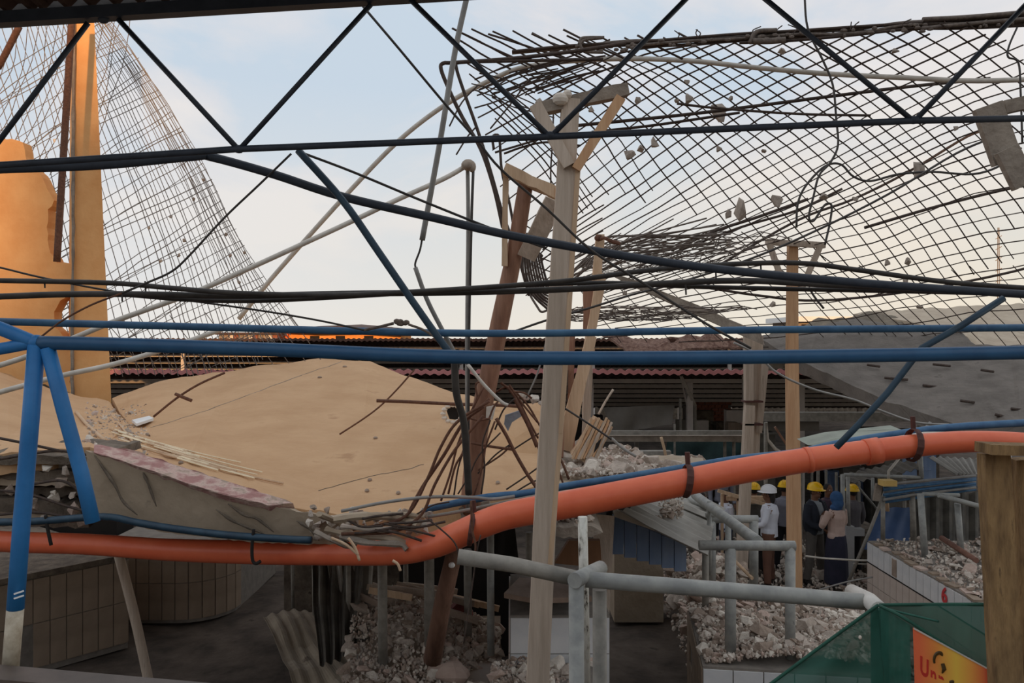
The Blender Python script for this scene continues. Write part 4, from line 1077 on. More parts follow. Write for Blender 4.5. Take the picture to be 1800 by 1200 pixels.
# brown leaning pole with its broken crosshead
bp_ = thing('leaning_pole', 'round brown pole leaning behind the timber post with a split crosshead', 'post', W(765, 1150, 7.2))
bp_.location.z = .7; ORG[bp_.name] = bp_.location.copy()
part(MB().tube(catmull([W(925, 318, 5.9), W(905, 440, 6.0), W(880, 560, 6.1), (W(862, 650, 6.2)), W(840, 760, 6.3), W(826, 900, 6.4)], 4), [.055, .062, .07, .075, .08, .085], 14), 'pole', M_woodb, bp_, smooth=True)
part(MB().bar(W(886, 298, 5.85), W(994, 348, 5.85), .075, .10, roll=(0, 0, 1), cuts=6, jit=.008), 'crosshead', M_woodw, bp_, 'split pale crosshead')
part(MB().bar(W(975, 352, 5.75), W(925, 452, 5.95), .14, .03, cuts=3, jit=.003), 'brace', M_wood, bp_, 'wide grey brace board')
part(MB().bar(W(889, 300, 5.9), W(887, 468, 5.95), .042, .04, cuts=4, jit=.003), 'brace', M_woodw, bp_)
part(MB().prism([W(*p) for p in ((975, 330, 5.8), (998, 345, 5.8), (992, 352, 5.8), (975, 345, 5.8))], (0, .05, 0)), 'splinter', M_woodt, bp_)
part(MB().tube([W(800, 965, 6.9), W(778, 1060, 7.1), W(760, 1160, 7.3)], [.07, .078, .085], 12), 'lower_pole', mat('shade-darkened brown pole', srgb(104, 74, 58), srgb(126, 92, 74), .8, 0, 16, (1, 1, .1), .3), bp_, smooth=True)  # lower length of the same pole, its shade put into the colour
part(MB().prism([W(*p) for p in ((855, 715, 6.15), (872, 712, 6.15), (866, 738, 6.15), (854, 734, 6.15))], (0, .03, 0)), 'split_face', M_rub2, bp_, 'pale raw split')
part(MB().ball(W(794, 993, 6.85), (.03, .03, .025), 7, 5), 'splinter', M_white, bp_)
# splintered timbers behind the post
stp = thing('splintered_post', 'cluster of splintered pale timbers rising from the rubble right of the timber post', 'post', W(1000, 800, 9.0))
def tb(name, a, b, wpx, d, m=M_woodw, w1=None, thick=.07, d1=None, lab=None, jit=.006):
    s_ = d / F
    return part(MB().bar(W(a[0], a[1], d1 or d), W(b[0], b[1], d), wpx * s_, thick, w1=(w1 or wpx) * s_, cuts=4, jit=jit), name, m, stp, lab)
tb('plank', (1040, 590), (990, 790), 17, 8.6, w1=30)
tb('plank', (1055, 412), (1048, 500), 15, 8.8, M_woodw)
tb('plank', (1058, 480), (1033, 615), 16, 8.7, M_woodw)
tb('plank', (1033, 485), (1034, 590), 17, 8.9, M_woodb)
tb('plank', (1004, 590), (1002, 690), 12, 8.8, M_woodb)
tb('plank', (1002, 640), (1006, 800), 10, 8.85, mat('pinkish timber', srgb(176, 122, 98), srgb(198, 146, 120), .85, 0, 20, (1, 1, .08), .3))
tb('plank', (1035, 640), (1029, 770), 14, 9.0, M_wood)
tb('plank', (992, 600), (985, 800), 9, 8.5, M_woodb)
tb('stump', (1060, 740), (1022, 808), 34, 8.4, M_woodw, w1=44, thick=.2, lab='thick split stump')
for k in range(9):
    tb('splinter', (1040 + k * 4.4, 734 + (k % 3) * 4), (1006 + k * 5.0, 806), 4, 8.28, [M_woodw, M_woodt, M_wood][k % 3], thick=.02, jit=.004)
part(MB().prism([W(*p) for p in ((1058, 770, 8.2), (1052, 786, 8.2), (1044, 796, 8.2), (1048, 780, 8.2))], (0, .03, 0)), 'split', M_hole, stp)
part(MB().tube(catmull([W(1056, 420, 8.7), W(1062, 418, 8.6), W(1076, 424, 8.6), W(1090, 428, 8.6)], 3), .02, 6).ball(W(1052, 418, 8.7), (.05, .04, .04), 7, 5), 'torn_cap', M_rebarR, stp, 'rusty torn bar cap')
for k in range(8):
    part(MB().tube([W(985 + k * 0.2, 665 + k * 14, 8.7), W(998 + k * 0.2, 663 + k * 14, 8.7)], .012, 5), 'hoop', M_rebar, stp)
for x in (987, 992, 997):
    part(MB().tube([W(x, 650, 8.72), W(x - 2, 780, 8.72)], .012, 5), 'rebar', M_rebar, stp)
line('wood_strip', 'stick', 'thin pale stick poking up from the splintered stump', M_wood, 4, 8.2, [(1052, 728), (1064, 706), (1078, 684)])
# fresh timber T-post at right
tt = thing('timber_post', 'orange timber T-post with two struts rising behind the people', 'post', Vector((W(1395, 1010, 12.6).x, 12.6, 0)))
q = 12.6
part(MB().bar(W(1393, 428, q), W(1392, 640, q), .14, .12, w1=.17, cuts=3).bar(W(1392, 640, q), W(1397, 1040, q), .17, .14, w1=.2, cuts=4).bar(W(1397, 1040, q), W(1398, 1078, q), .2, .14), 'post', M_woodt, tt)
part(MB().bar(W(1346, 425, q - .1), W(1450, 431, q - .1), .09, .08, roll=(0, 0, 1)), 'crosshead', M_wood, tt)
part(MB().bar(W(1352, 428, q - .12), W(1375, 494, q - .12), .085, .05), 'brace', M_wood, tt)
part(MB().bar(W(1442, 432, q - .12), W(1410, 505, q - .12), .085, .05), 'brace', M_wood, tt)
# pale double post
dp = thing('timber_post', 'pair of pale grey timbers strapped together left of the orange T-post', 'post', Vector((W(1310, 830, 14).x, 14.3, 0)))
part(MB().bar(W(1315, 590, 14), W(1316, 715, 14), .14, .14, cuts=2), 'timber', M_wood, dp)
part(MB().bar(W(1330, 590, 14.2), W(1322, 830, 14.2), .2, .14, cuts=2), 'timber', M_wood, dp)
part(MB().bar(W(1345, 620, 14.1), W(1334, 760, 14.1), .14, .1, w1=.08), 'brace', M_wood, dp)
part(MB().bar(W(1317, 712, 13.9), W(1302, 1030, 13.9), .16, .15, w1=.18), 'timber', M_wood, dp)
for y in (705, 745):
    part(MB().box(W(1322, y, 13.95), (.32, .25, .03)), 'strap', M_steelx, dp)
# grey broken board hanging at the right edge
hb = thing('broken_board', 'grey timber bracket with a wide hanging board at the top right edge', 'board', W(1760, 250, 6.0))
part(MB().bar(W(1735, 186, 5.6), W(1770, 285, 5.6), .20, .05, cuts=2), 'board', M_conc, hb)
part(MB().bar(W(1768, 262, 5.52), W(1800, 326, 5.52), .16, .05, cuts=2), 'board', M_conc, hb)
part(MB().bar(W(1762, 190, 5.65), W(1860, 168, 5.65), .09, .08, roll=(0, 0, 1)), 'crosshead', M_conc, hb)
part(MB().bar(W(1842, 170, 5.8), W(1850, 620, 6.0), .1, .1).bar(W(1850, 620, 6.0), Vector((3.9, 6.0, -.05)), .1, .1), 'post', M_wood, hb)
# old stained timbers, right foreground
ot = thing('timber_post', 'massive old stained timber pair at the lower right corner', 'post', Vector((W(1760, 1200, 3.3).x, 3.3, 0)))
part(MB().bar(W(1746, 796, 3.3), W(1768, 1210, 3.3), .105, .06, w1=.115, cuts=6, jit=.002).bar(W(1768, 1210, 3.3), Vector((W(1768, 1210, 3.3).x + .05, 3.3, -.1)), .115, .06), 'timber', M_woodold, ot)
part(MB().bar(W(1802, 805, 3.36), W(1826, 1210, 3.36), .115, .06, w1=.125, cuts=6, jit=.002).bar(W(1826, 1210, 3.36), Vector((W(1826, 1210, 3.36).x + .05, 3.36, -.1)), .125, .12), 'timber', M_woodold, ot)
part(MB().bar(W(1728, 787, 3.24), W(1890, 792, 3.24), .04, .12, roll=(0, 0, 1), cuts=2), 'cap_board', M_woodold, ot, 'flat grey cap board')

# ---------------------------------------------------------------- galvanised pipe rail and frames
gr = thing('pipe_rail', 'thick dusty galvanised pipe rail with T-joint in the lower centre', 'rail', Vector((W(1030, 1200, 4.2).x, 4.2, 0)))
q = 4.2
def gp(name, pts, wpx, par=gr, m=M_galv, d=None, lab=None, seg=14, curve=False):
    return line(name, None, lab, m, wpx, d or q, pts, parent=par, seg=seg, curve=curve)
gp('rail', [(805, 978), (900, 992), (1012, 1016)], 27, m=M_galvd)
gp('rail', [(1030, 1018), (1200, 1031), (1400, 1047), (1525, 1058)], 28)
gp('tee_joint', [(1010, 1020, 4.1), (1056, 998, 4.4)], 27)
part(MB().tube([W(1013, 1018, 4.15), Vector((W(1016, 1200, 4.15).x, 4.15, 0))], 27 / 2 / F * 4.15, 14), 'post', M_galv, gr, smooth=True)
part(MB().tube([W(1054, 1035, 4.35), Vector((W(1056, 1200, 4.35).x, 4.35, 0))], 25 / 2 / F * 4.35, 14), 'post', M_galvd, gr, smooth=True)
gp('elbow', [(1498, 1040, 4.5), (1528, 1055, 4.2), (1546, 1072, 4.0)], 28, m=mat('dusty white pipe', srgb(200, 196, 188), srgb(218, 214, 206), .6, 0, 6, bump=.1))
part(MB().tube([W(1546, 1068, 4.0), Vector((W(1552, 1200, 4.0).x, 4.0, 0))], .042, 12), 'post', M_green, gr, 'post showing green behind the net')
line('steel_pipe', 'pipe', 'peeling white upright pipe behind the T-joint of the rail', M_peel, 17, 4.75, [(1024, 908), (1026, 1010), (1030, 1215)], curve=False)
def frame(label, d, rails, posts, m=M_galv, z0=0.0):
    t = thing('pipe_stand', label, 'frame', Vector((W(posts[0][0], 600, d).x, d, z0)))
    for (a, b, wd) in rails:
        line('rail', None, None, m, wd, d, [a, b], parent=t, seg=12)
    for (x, y, yb, wd) in posts:
        line('post', None, None, m, wd, d, [(x, y), (x + (2 if x < 900 else 0), yb)], parent=t, seg=12)
    return t
frame('square grey pipe frame standing in rubble in front of the white-shirted person', 8.3, [((1229, 958), (1397, 959), 18)], [(1284, 962, 1163, 20), (1389, 960, 1175, 18)], z0=1)
frame('grey pipe frame with a diagonal top pipe behind the square one', 10.9, [((1244, 912), (1332, 912), 14)], [(1252, 912, 1040, 13), (1325, 914, 1025, 16), (1280, 914, 1020, 11)], z0=.5)
line('steel_pipe', 'pipe', 'pale diagonal pipe descending onto the square pipe frame', M_galv, 18, (11.5, 8.4), [(1222, 870), (1270, 906), (1332, 952)], seg=12)
line('steel_pipe', 'pipe', 'upper pale pipe joining the diagonal one by the roof sheets', M_galv, 13, (12.5, 11.5), [(1196, 872), (1246, 890)], seg=12)
frame('grey pipe frame at the end of the kiosk roof sheets', 10.6, [((1240, 905), (1258, 905), 8)], [(1247, 880, 1010, 9)], z0=.5)
frame('leaning pipe frame post under the lowest roof sheet corner', 9.6, [((1228, 968), (1246, 962), 10)], [(1240, 962, 1085, 12)], m=M_galvd, z0=.5)
# posts under the orange pipe
for i, (x, y, yb, wd, d, m) in enumerate(((672, 975, 1168, 17, 8.4, M_galvd), (754, 955, 1135, 18, 8.6, M_galvd), (640, 990, 1060, 11, 9.8, M_galvd), (713, 985, 1080, 9, 9.8, M_galvd), (862, 925, 1150, 13, 8.7, M_galv),
        (822, 965, 1140, 14, 9.3, M_galvd), (553, 985, 1080, 10, 9.6, M_galvd), (930, 935, 1010, 12, 9.0, M_galvd), (612, 985, 1120, 9, 9.0, M_galvd))):
    line('stall_post', 'post', ['grey pipe post standing in the brown rubble heap, thickest at its left', 'grey pipe post standing at the right of the brown rubble heap', 'thin grey post just left of the thick heap post', 'thin grey post between the two thick heap posts',
        'pale pipe post left of the timber T-post, below the rail', 'dim pipe post beside the leaning brown pole', 'thin dim pipe post left of the folded sheets', 'dim pipe post left of the timber post under the orange pipe', 'thin dim post behind the folded sheets'][i], m, wd, d, [(x, y), (x + 1, yb)], seg=12)
# right stall frames
fr1 = thing('pipe_stand', 'grey pipe frame carrying blue conduits over the long white stall', 'frame', W(1605, 950, 13))
for pts, wd, d in (([(1552, 872), (1552, 948)], 8, 13.0), ([(1603, 862), (1606, 948)], 10, 13.0), ([(1558, 858), (1530, 930), (1492, 1020)], 6, 13.4)):
    line('post', None, None, M_galvd, wd, d, pts, parent=fr1, curve=False)
fr2 = thing('pipe_stand', 'white-topped pipe frame on the long white stall, right part', 'frame', W(1625, 980, 12.2))
for pts, wd, d in (([(1618, 868), (1626, 980)], 12, 12.2), ([(1683, 884), (1690, 980)], 11, 12.2), ([(1622, 868), (1686, 870)], 7, 12.2), ([(1650, 870), (1730, 892)], 9, 12.0)):
    line('post' if pts[0][0] == pts[1][0] or wd > 10 else 'rail', None, None, M_galv, wd, d, pts, parent=fr2, curve=False)
fr3 = thing('pipe_stand', 'tall grey pipe frame behind the headscarved person with a long level top rail', 'frame', W(1482, 925, 13.8))
for pts, wd, d in (([(1481, 834), (1482, 924)], 8, 13.8), ([(1490, 834), (1492, 924)], 7, 14.3), ([(1484, 834), (1622, 839)], 6, 13.8), ([(1618, 802), (1620, 840)], 8, 13.8), ([(1534, 840), (1534, 880)], 6, 14.6), ([(1500, 845), (1542, 895)], 4, 15)):
    line('post' if abs(pts[0][0] - pts[1][0]) < 4 else 'rail', None, None, M_galv, wd, d, pts, parent=fr3, curve=False)
line('steel_pipe', 'pipe', 'pale stub pipe poking up left of the long level top rail', M_pvc, 5, 13.6, [(1580, 806), (1562, 828), (1562, 845)], curve=False)
line('steel_pipe', 'pipe', 'blue tinted upright pipe by the blue rail ends', M_galvd, 6, 13.4, [(1790, 765), (1795, 800)], curve=False)
line('cable', 'cable', 'white cord slung behind the headscarved person to the stall corner', M_pvc, 3.5, 13.3, [(1416, 977), (1450, 981), (1500, 984), (1530, 985)])
line('cable', 'cable', 'lower white cord slung from the small doorway to the stall corner', M_pvc, 2.5, 13.4, [(1500, 990), (1532, 992)])
line('cable', 'cable', 'pale cord lying over the rubble toward the stall corner', M_pvcg, 3, 12.6, [(1440, 1036), (1490, 1022), (1534, 1014)])
# little white doorway / stall end behind people
sd = thing('tiled_stall', 'small white-edged stall end just behind the headscarved person', 'stall', W(1500, 1000, 15))
pbox(1488, 925, 1502, 1022, 14.5, .4, 'pier', M_tile, sd)
pbox(1502, 930, 1520, 942, 14.5, .4, 'lintel', M_tile, sd)
pbox(1500, 942, 1530, 1020, 15.0, .3, 'infill', M_concd, sd)
part(MB().box(W(1502, 922, 15), (.55, .9, .06)), 'slab_top', M_conc, sd)
# blue conduits bundle
bc = thing('conduit_bundle', 'bundle of blue conduits slanting up over the long white stall', 'pipe', W(1560, 862, 13.0))
for k in range(8):
    line('conduit', None, None, M_blue2 if k % 3 else M_pvcg, 5, 12.9 + (k % 2) * .1, [(1553, 852 + k * 4.4), (1610, 846 + k * 3.8 + (k % 2) * 2), (1715, 836 + k * 3.4)], parent=bc, seg=7)
part(MB().box(W(1560, 848, 12.8), (.22, .2, .09)), 'cap', mat('yellow cap', srgb(206, 170, 96), srgb(220, 186, 112), .7, 0, 4, bump=.1), bc, 'yellow cap')
part(MB().bar(W(1545, 850, 12.95), W(1540, 880, 12.95), .1, .06), 'end_board', M_conc, bc)
line('timber_strip', 'timber', 'short orange timber upright behind the grey frame on the long stall', M_woodw, 7, 13.6, [(1558, 870), (1560, 898)], curve=False)
# tarps and sheets behind the right stall
def drape(px, d, amp, name, m, label, cat='tarpaulin', nseg=14):
    """px: four corners (tl, tr, br, bl)"""
    mb = MB(); P = [W(x, y, dd) for x, y, dd in px]
    for sgn in (0, .012):
        for j in range(nseg + 1):
            for i in range(nseg + 1):
                u, v = i / nseg, j / nseg
                p = (P[0] * (1 - u) + P[1] * u) * (1 - v) + (P[3] * (1 - u) + P[2] * u) * v
                p = p + Vector((0, amp * noise.noise(p * 2.2) + amp * .4 * math.sin(u * 14 + v * 3) + sgn, 0))
                mb.v.append(p)
    K = (nseg + 1) ** 2
    for s_ in (0, K):
        for j in range(nseg):
            for i in range(nseg):
                a = s_ + j * (nseg + 1) + i
                mb.f.append((a, a + 1, a + nseg + 2, a + nseg + 1)); mb.mi.append(0)
    return mb.build(name, m, label=label, cat=cat, smooth=True)
drape([(1545, 892, 14.2), (1600, 892, 14.2), (1600, 965, 13.7), (1518, 965, 13.7)], 0, .06, 'tarpaulin', M_tarpb, 'blue tarpaulin draped behind the long white stall')
corrugated(W(1606, 862, 14.5), W(1720, 866, 14.5), W(1720, 985, 13.8), W(1606, 968, 13.8), .05, 5, rows=3).build('corrugated_sheet', M_sheetd, label='dark grey corrugated sheets leaning behind the long white stall', cat='sheet')
corrugated(W(1630, 802, 15.0), W(1720, 806, 15.0), W(1725, 835, 13.5), W(1680, 833, 13.5), .02, 7, rows=2).build('corrugated_sheet', M_sheet, label='pale corrugated roof sheet sloping at right above the blue conduits', cat='sheet')
corrugated(W(1470, 836, 15.8), W(1600, 808, 15.8), W(1625, 822, 14.8), W(1500, 848, 14.8), .02, 9, rows=2).build('corrugated_sheet', M_sheetd, label='dark corrugated roof sheet just below the orange pipe above the people', cat='sheet')
line('timber_strip', 'timber', 'brown timber leaning over the tile shards on the long stall', mat('reddish timber', srgb(120, 84, 70), srgb(140, 100, 84), .8, 0, 10, bump=.2), 10, (12.6, 11.6), [(1655, 945), (1716, 985)], curve=False)
line('timber_strip', 'timber', 'orange lath lying in the rubble under the square pipe frame, upper', M_woodw, 6, (11.4, 10.8), [(1292, 986), (1322, 1016)], curve=False)
line('timber_strip', 'timber', 'orange lath lying in the rubble right of the square pipe frame', M_woodw, 8, (10.6, 9.2), [(1360, 1052), (1430, 1122)], curve=False)
line('timber_strip', 'timber', 'thin brown stick leaning over the rubble beside the netting', M_rebarR, 5, (9.8, 9.0), [(1456, 1060), (1426, 1130)], curve=False)
# boards around the left people
ob_ = thing('open_crate', 'timber-framed stand with grey panel left of the white-shirted person', 'stand', W(1300, 1000, 14.6))
pbox(1278, 872, 1345, 880, 14.5, .06, 'rail', M_woodw, ob_)
pbox(1268, 868, 1272, 1000, 14.5, .06, 'upright', M_woodw, ob_)
pbox(1296, 870, 1301, 1000, 14.5, .06, 'upright', M_woodw, ob_)
pbox(1310, 886, 1346, 912, 14.6, .04, 'panel', M_sheetd, ob_)
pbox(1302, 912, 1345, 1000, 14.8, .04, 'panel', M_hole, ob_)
part(MB().bar(W(1262, 862, 14.4), W(1350, 888, 14.4), .06, .04, roll=(0, 0, 1)), 'rail', M_woodw, ob_)

# clutter in the shade of the long shed -----------------------------------
drape([(1060, 716, 18.6), (1186, 712, 18.6), (1180, 745, 18.6), (1078, 762, 18.6)], 0, .1, 'tarpaulin', M_tarp, 'grey tarpaulin hanging in the shed right of the splintered timbers')
def shelf(px0, px1, y0, y1, d, dep, m, lab, nm='beam', cat='beam'):
    a = W(px0, y0, d); b = W(px1, y1, d)
    MB().box(((a.x + b.x) / 2, d + dep / 2, (a.z + b.z) / 2), (abs(b.x - a.x), dep, abs(a.z - b.z))).build(nm, m, label=lab, cat=cat)
shelf(1070, 1318, 757, 764, 16.5, .1, M_galvd, 'thin grey rail above the crumbling ledge in the shed, centre')
shelf(1060, 1318, 766, 776, 16.6, .5, M_conc, 'crumbling pale ledge in the shed behind the rubble heap')
shelf(1325, 1650, 725, 740, 17.4, .25, M_galvd, 'long level grey beam behind the orange T-post')
shelf(1335, 1440, 741, 757, 17.6, .25, M_tarp, 'shorter grey beam tucked beneath the long level one')
shelf(1062, 1180, 793, 802, 15.4, .2, M_galvd, 'grey flat bar leaning over the back of the rubble heap')
shelf(1150, 1236, 803, 809, 14.6, .2, M_pvcg, 'pale flat bar at the far edge of the rubble heap')
shelf(1190, 1215, 738, 764, 20, .2, M_tarp, 'small grey screen beside the hanging tarpaulin', 'screen', 'screen')
drape([(1172, 772, 18.2), (1330, 778, 18.2), (1330, 840, 18.0), (1172, 836, 18.0)], 0, .12, 'shade_net', mat('dark teal net', srgb(34, 54, 54), srgb(44, 68, 66), .8, 0, 4, bump=.1), 'dark teal shade net hung below the crumbling ledge', 'net')
drape([(1420, 765, 18.6), (1470, 765, 18.6), (1470, 815, 18.4), (1420, 815, 18.4)], 0, .12, 'shade_net', mat('olive net', srgb(64, 60, 40), srgb(84, 78, 52), .8, 0, 4, bump=.1), 'olive cloth hung in the shed right of the orange T-post', 'net')
cl = [(1186, 745, 840, 4, 17.6), (1274, 770, 806, 6, 17.0), (1290, 770, 806, 6, 17.0), (1196, 700, 760, 5, 19), (1220, 712, 760, 9, 19.5), (1616, 715, 775, 8, 15.0), (1346, 742, 783, 7, 15.2), (1232, 800, 832, 5, 15), (1408, 826, 870, 5, 16.5), (1438, 826, 870, 6, 16.2), (1452, 826, 865, 5, 16.8), (1470, 830, 860, 5, 16), (1427, 830, 900, 4, 18), (1510, 846, 900, 5, 16.5), (1590, 842, 900, 6, 16.5)]
for i, (x, y, yb, wd, d) in enumerate(cl):
    zb = W(x, yb, d)
    MB().tube([W(x, y, d), Vector((zb.x, d, 0))], wd / 2 / F * d, 8).build('shed_post', M_galvd, label='slim grey pipe post standing in the shaded clutter of the market', cat='post', group='slim posts in the shaded market')
line('timber_strip', 'timber', 'small bent lath leaning before the crumbling ledge', M_woodw, 5, 15.4, [(1162, 768), (1168, 790), (1172, 812)])
line('steel_pipe', 'pipe', 'bent white downpipe hanging behind the orange T-post', M_pvc, 6, 15.2, [(1346, 742), (1349, 772), (1362, 788), (1382, 802)], curve=False)
line('timber_strip', 'timber', 'dark diagonal stick behind the orange T-post', M_woodb, 4, 15.3, [(1362, 750), (1388, 790), (1392, 800)])
line('steel_pipe', 'pipe', 'thin pale strut meeting the orange pipe below the grey slab', M_pvcg, 6, 9.5, [(1636, 742), (1622, 758), (1612, 768)])
rnd = random.Random(77)
for k in range(26):
    x = rnd.uniform(1330, 1620); y = rnd.uniform(748, 850); d = rnd.uniform(17, 23)
    m = [M_concd, M_sheetd, M_tarp, M_hole, M_purlin, M_rub3, M_bluewall, M_conc][rnd.randrange(8)]
    p = W(x, y, d); zt = p.z
    if zt < .1: continue
    sx, sy = rnd.uniform(.2, .9), rnd.uniform(.2, .5)
    b = MB().box((p.x, d, zt / 2), (sx, sy, zt)); b.box((p.x, d, zt + .02), (sx + .08, sy + .08, .04)); b.box((p.x, d - sy / 2 - .01, zt * .6), (sx * .7, .03, .03))
    b.build('stall_cabinet', m, label='dim market cabinet half lost in the shade of the shed', cat='cabinet', group='dim cabinets in the shed')
for k in range(14):
    x = rnd.uniform(1200, 1330); y = rnd.uniform(712, 765); d = rnd.uniform(20, 25)
    m = [M_concd, M_sheetd, M_tarp, M_hole, M_purlin, M_rub3][rnd.randrange(6)]
    p = W(x, y, d); zt = p.z
    b = MB().box((p.x, d, zt / 2), (rnd.uniform(.2, .8), .3, zt)); b.box((p.x, d - .17, zt * .7), (.3, .03, .04))
    b.build('stall_cabinet', m, label='dim market cabinet under the lattice trusses of the shed', cat='cabinet', group='dim cabinets under the trusses')
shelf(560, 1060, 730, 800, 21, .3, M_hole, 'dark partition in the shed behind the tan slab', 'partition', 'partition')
# a few smaller pieces left of the rail in the dark
line('cloth_roll', 'cloth', 'dark red rags lying in the shade right of the brown lower pole', mat('dark red rag', srgb(104, 52, 50), srgb(124, 66, 60), .9, 0, 6, bump=.4), 34, 9.8, [(800, 1060), (815, 1078), (808, 1096), (822, 1110)])
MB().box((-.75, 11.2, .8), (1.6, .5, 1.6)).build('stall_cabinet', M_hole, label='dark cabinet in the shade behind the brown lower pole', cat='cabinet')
MB().box((-2.4, 11.6, .75), (1.7, .5, 1.5)).build('stall_cabinet', M_concd, label='dim cabinet behind the heap posts under the orange pipe', cat='cabinet')
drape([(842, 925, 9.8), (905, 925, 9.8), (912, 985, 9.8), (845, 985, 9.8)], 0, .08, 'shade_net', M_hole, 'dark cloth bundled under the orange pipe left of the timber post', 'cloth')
# ================================================================= steel mesh of the torn roof slab, right
def dmesh(x, y):
    return 8.0 + (y - 60) / 540.0 * 6.2 + .25 * math.sin(x / 170.0)
def resamp(pl, n=40):
    P = [Vector((x, y, 0)) for x, y in pl]
    P = catmull(P, 10)
    L = [0]
    for i in range(1, len(P)): L.append(L[-1] + (P[i] - P[i - 1]).length)
    out = []; j = 0
    for k in range(n + 1):
        t = L[-1] * k / n
        while j < len(L) - 2 and L[j + 1] < t: j += 1
        f = (t - L[j]) / max(1e-6, L[j + 1] - L[j])
        out.append(P[j].lerp(P[j + 1], f))
    return out
def family(keys, counts):
    K = [resamp(k) for k in keys]
    out = []
    for i, c in enumerate(counts):
        for j in range(c):
            t = j / c
            out.append([a.lerp(b, t) for a, b in zip(K[i], K[i + 1])])
    out.append(K[-1])
    return out
rm = thing('rebar_mesh', 'sagging torn sheet of dark reinforcing mesh filling the sky at right', 'mesh', W(1400, 590, 13))
rnd = random.Random(5)
KB = [[(832, 212), (950, 150), (1060, 104), (1200, 72)], [(880, 330), (1000, 240), (1130, 150), (1300, 70)], [(900, 440), (1050, 330), (1200, 215), (1350, 130), (1500, 60)],
      [(940, 480), (1150, 350), (1350, 225), (1550, 120), (1700, 48)], [(1020, 470), (1200, 370), (1400, 270), (1600, 168), (1800, 80)], [(1060, 490), (1250, 405), (1450, 308), (1650, 205), (1860, 130)],
      [(1060, 510), (1300, 425), (1500, 342), (1700, 255), (1860, 210)], [(1040, 535), (1300, 462), (1500, 415), (1700, 345), (1860, 312)], [(1030, 570), (1300, 515), (1500, 492), (1700, 440), (1860, 412)],
      [(1050, 596), (1300, 572), (1500, 556), (1700, 522), (1860, 505)], [(1300, 612), (1500, 606), (1700, 580), (1860, 568)]]
bars = family(KB, [4, 4, 4, 3, 3, 4, 4, 4, 4, 2])
KA = [[(850, 185), (900, 238), (950, 290), (1015, 382)], [(826, 130), (900, 190), (980, 262), (1064, 374)], [(795, 50), (950, 130), (1060, 210), (1123, 300), (1180, 376)], [(935, 58), (1080, 130), (1200, 228), (1310, 340), (1430, 470)],
      [(1060, 66), (1200, 145), (1340, 250), (1480, 380), (1600, 530)], [(1200, 68), (1340, 150), (1480, 250), (1600, 368), (1710, 520)], [(1350, 62), (1480, 140), (1600, 238), (1710, 350), (1800, 480)],
      [(1500, 55), (1640, 140), (1750, 235), (1870, 370)], [(1700, 40), (1800, 112), (1880, 170)]]
barsA = family(KA, [4, 4, 4, 4, 4, 4, 4, 4])
def put(P, par, wpx, m, wob=1.6, t0=0.0, t1=1.0, nm='bar', dfun=dmesh, off=0.0):
    n = len(P)
    i0 = int(t0 * (n - 1)); i1 = int(t1 * (n - 1))
    ph = rnd.uniform(0, 50)
    Q = []
    for i in range(i0, i1 + 1, 2):
        p = P[i]
        x = p.x + wob * noise.noise(Vector((p.x * .012, p.y * .012, ph))) * 2; y = p.y + wob * noise.noise(Vector((p.y * .012, p.x * .012, ph + 9))) * 2
        Q.append(W(x, y, dfun(x, y) + off))
    if len(Q) < 2: return
    part(MB().tube(Q, wpx / 2 / F * 9.0, 5), nm, m, par)
for i, b in enumerate(bars):
    put(b, rm, rnd.uniform(2.3, 3.3), M_rebar, 2.5, rnd.uniform(0, .06))
for i, b in enumerate(barsA):
    put(b, rm, rnd.uniform(2.2, 3.2), M_rebar, 2.5, 0 if i > 3 else rnd.uniform(0, .15), rnd.uniform(.9, 1), off=.02)
# continuation of the falling bars in the lower left of the sheet
KC = [[(1010, 500), (1060, 560), (1090, 600)], [(1130, 470), (1200, 530), (1270, 600)], [(1270, 400), (1400, 500), (1500, 600)], [(1430, 440), (1540, 530), (1620, 610)], [(1600, 480), (1690, 560), (1750, 620)], [(1700, 460), (1790, 560), (1830, 620)], [(1810, 460), (1870, 530)]]
for b in family(KC, [4, 5, 5, 5, 3, 3]):
    put(b, rm, rnd.uniform(1.8, 2.6), M_rebar, 3.0, rnd.uniform(0, .2), off=.02)
# stray ends above the top edge
for a in ([(795, 50), (860, 82), (940, 118)], [(858, 60), (910, 76), (1000, 106)], [(935, 58), (1000, 92), (1060, 118)], [(990, 52), (1050, 82), (1100, 104)], [(1120, 62), (1160, 84), (1200, 104)], [(1192, 58), (1230, 78)]):
    line('bar', None, None, M_rebar, 4, 8.0, a, parent=rm, seg=5)
# upper left tangle
for k in range(26):
    x = rnd.uniform(825, 960); y = 135 + (x - 825) * -.12 + rnd.uniform(-5, 45)
    L = rnd.uniform(60, 170); s_ = rnd.choice((-.35, -.28, -.2, -.42, .35, -.3))
    line('bar', None, None, M_rebar, rnd.uniform(2.2, 3.4), 8.2, [(x, y), (x + L / 2, y + s_ * L / 2 + rnd.uniform(-6, 6)), (x + L, y + s_ * L)], parent=rm, seg=5)
for a in ([(790, 222), (812, 180), (840, 150)], [(802, 272), (822, 240), (838, 222)], [(862, 226), (900, 180), (930, 140)], [(834, 190), (880, 175), (940, 142), (962, 145)], [(838, 168), (860, 160), (890, 140)]):
    line('bar', None, None, M_rebar, 3, 8.0, a, parent=rm, seg=5)
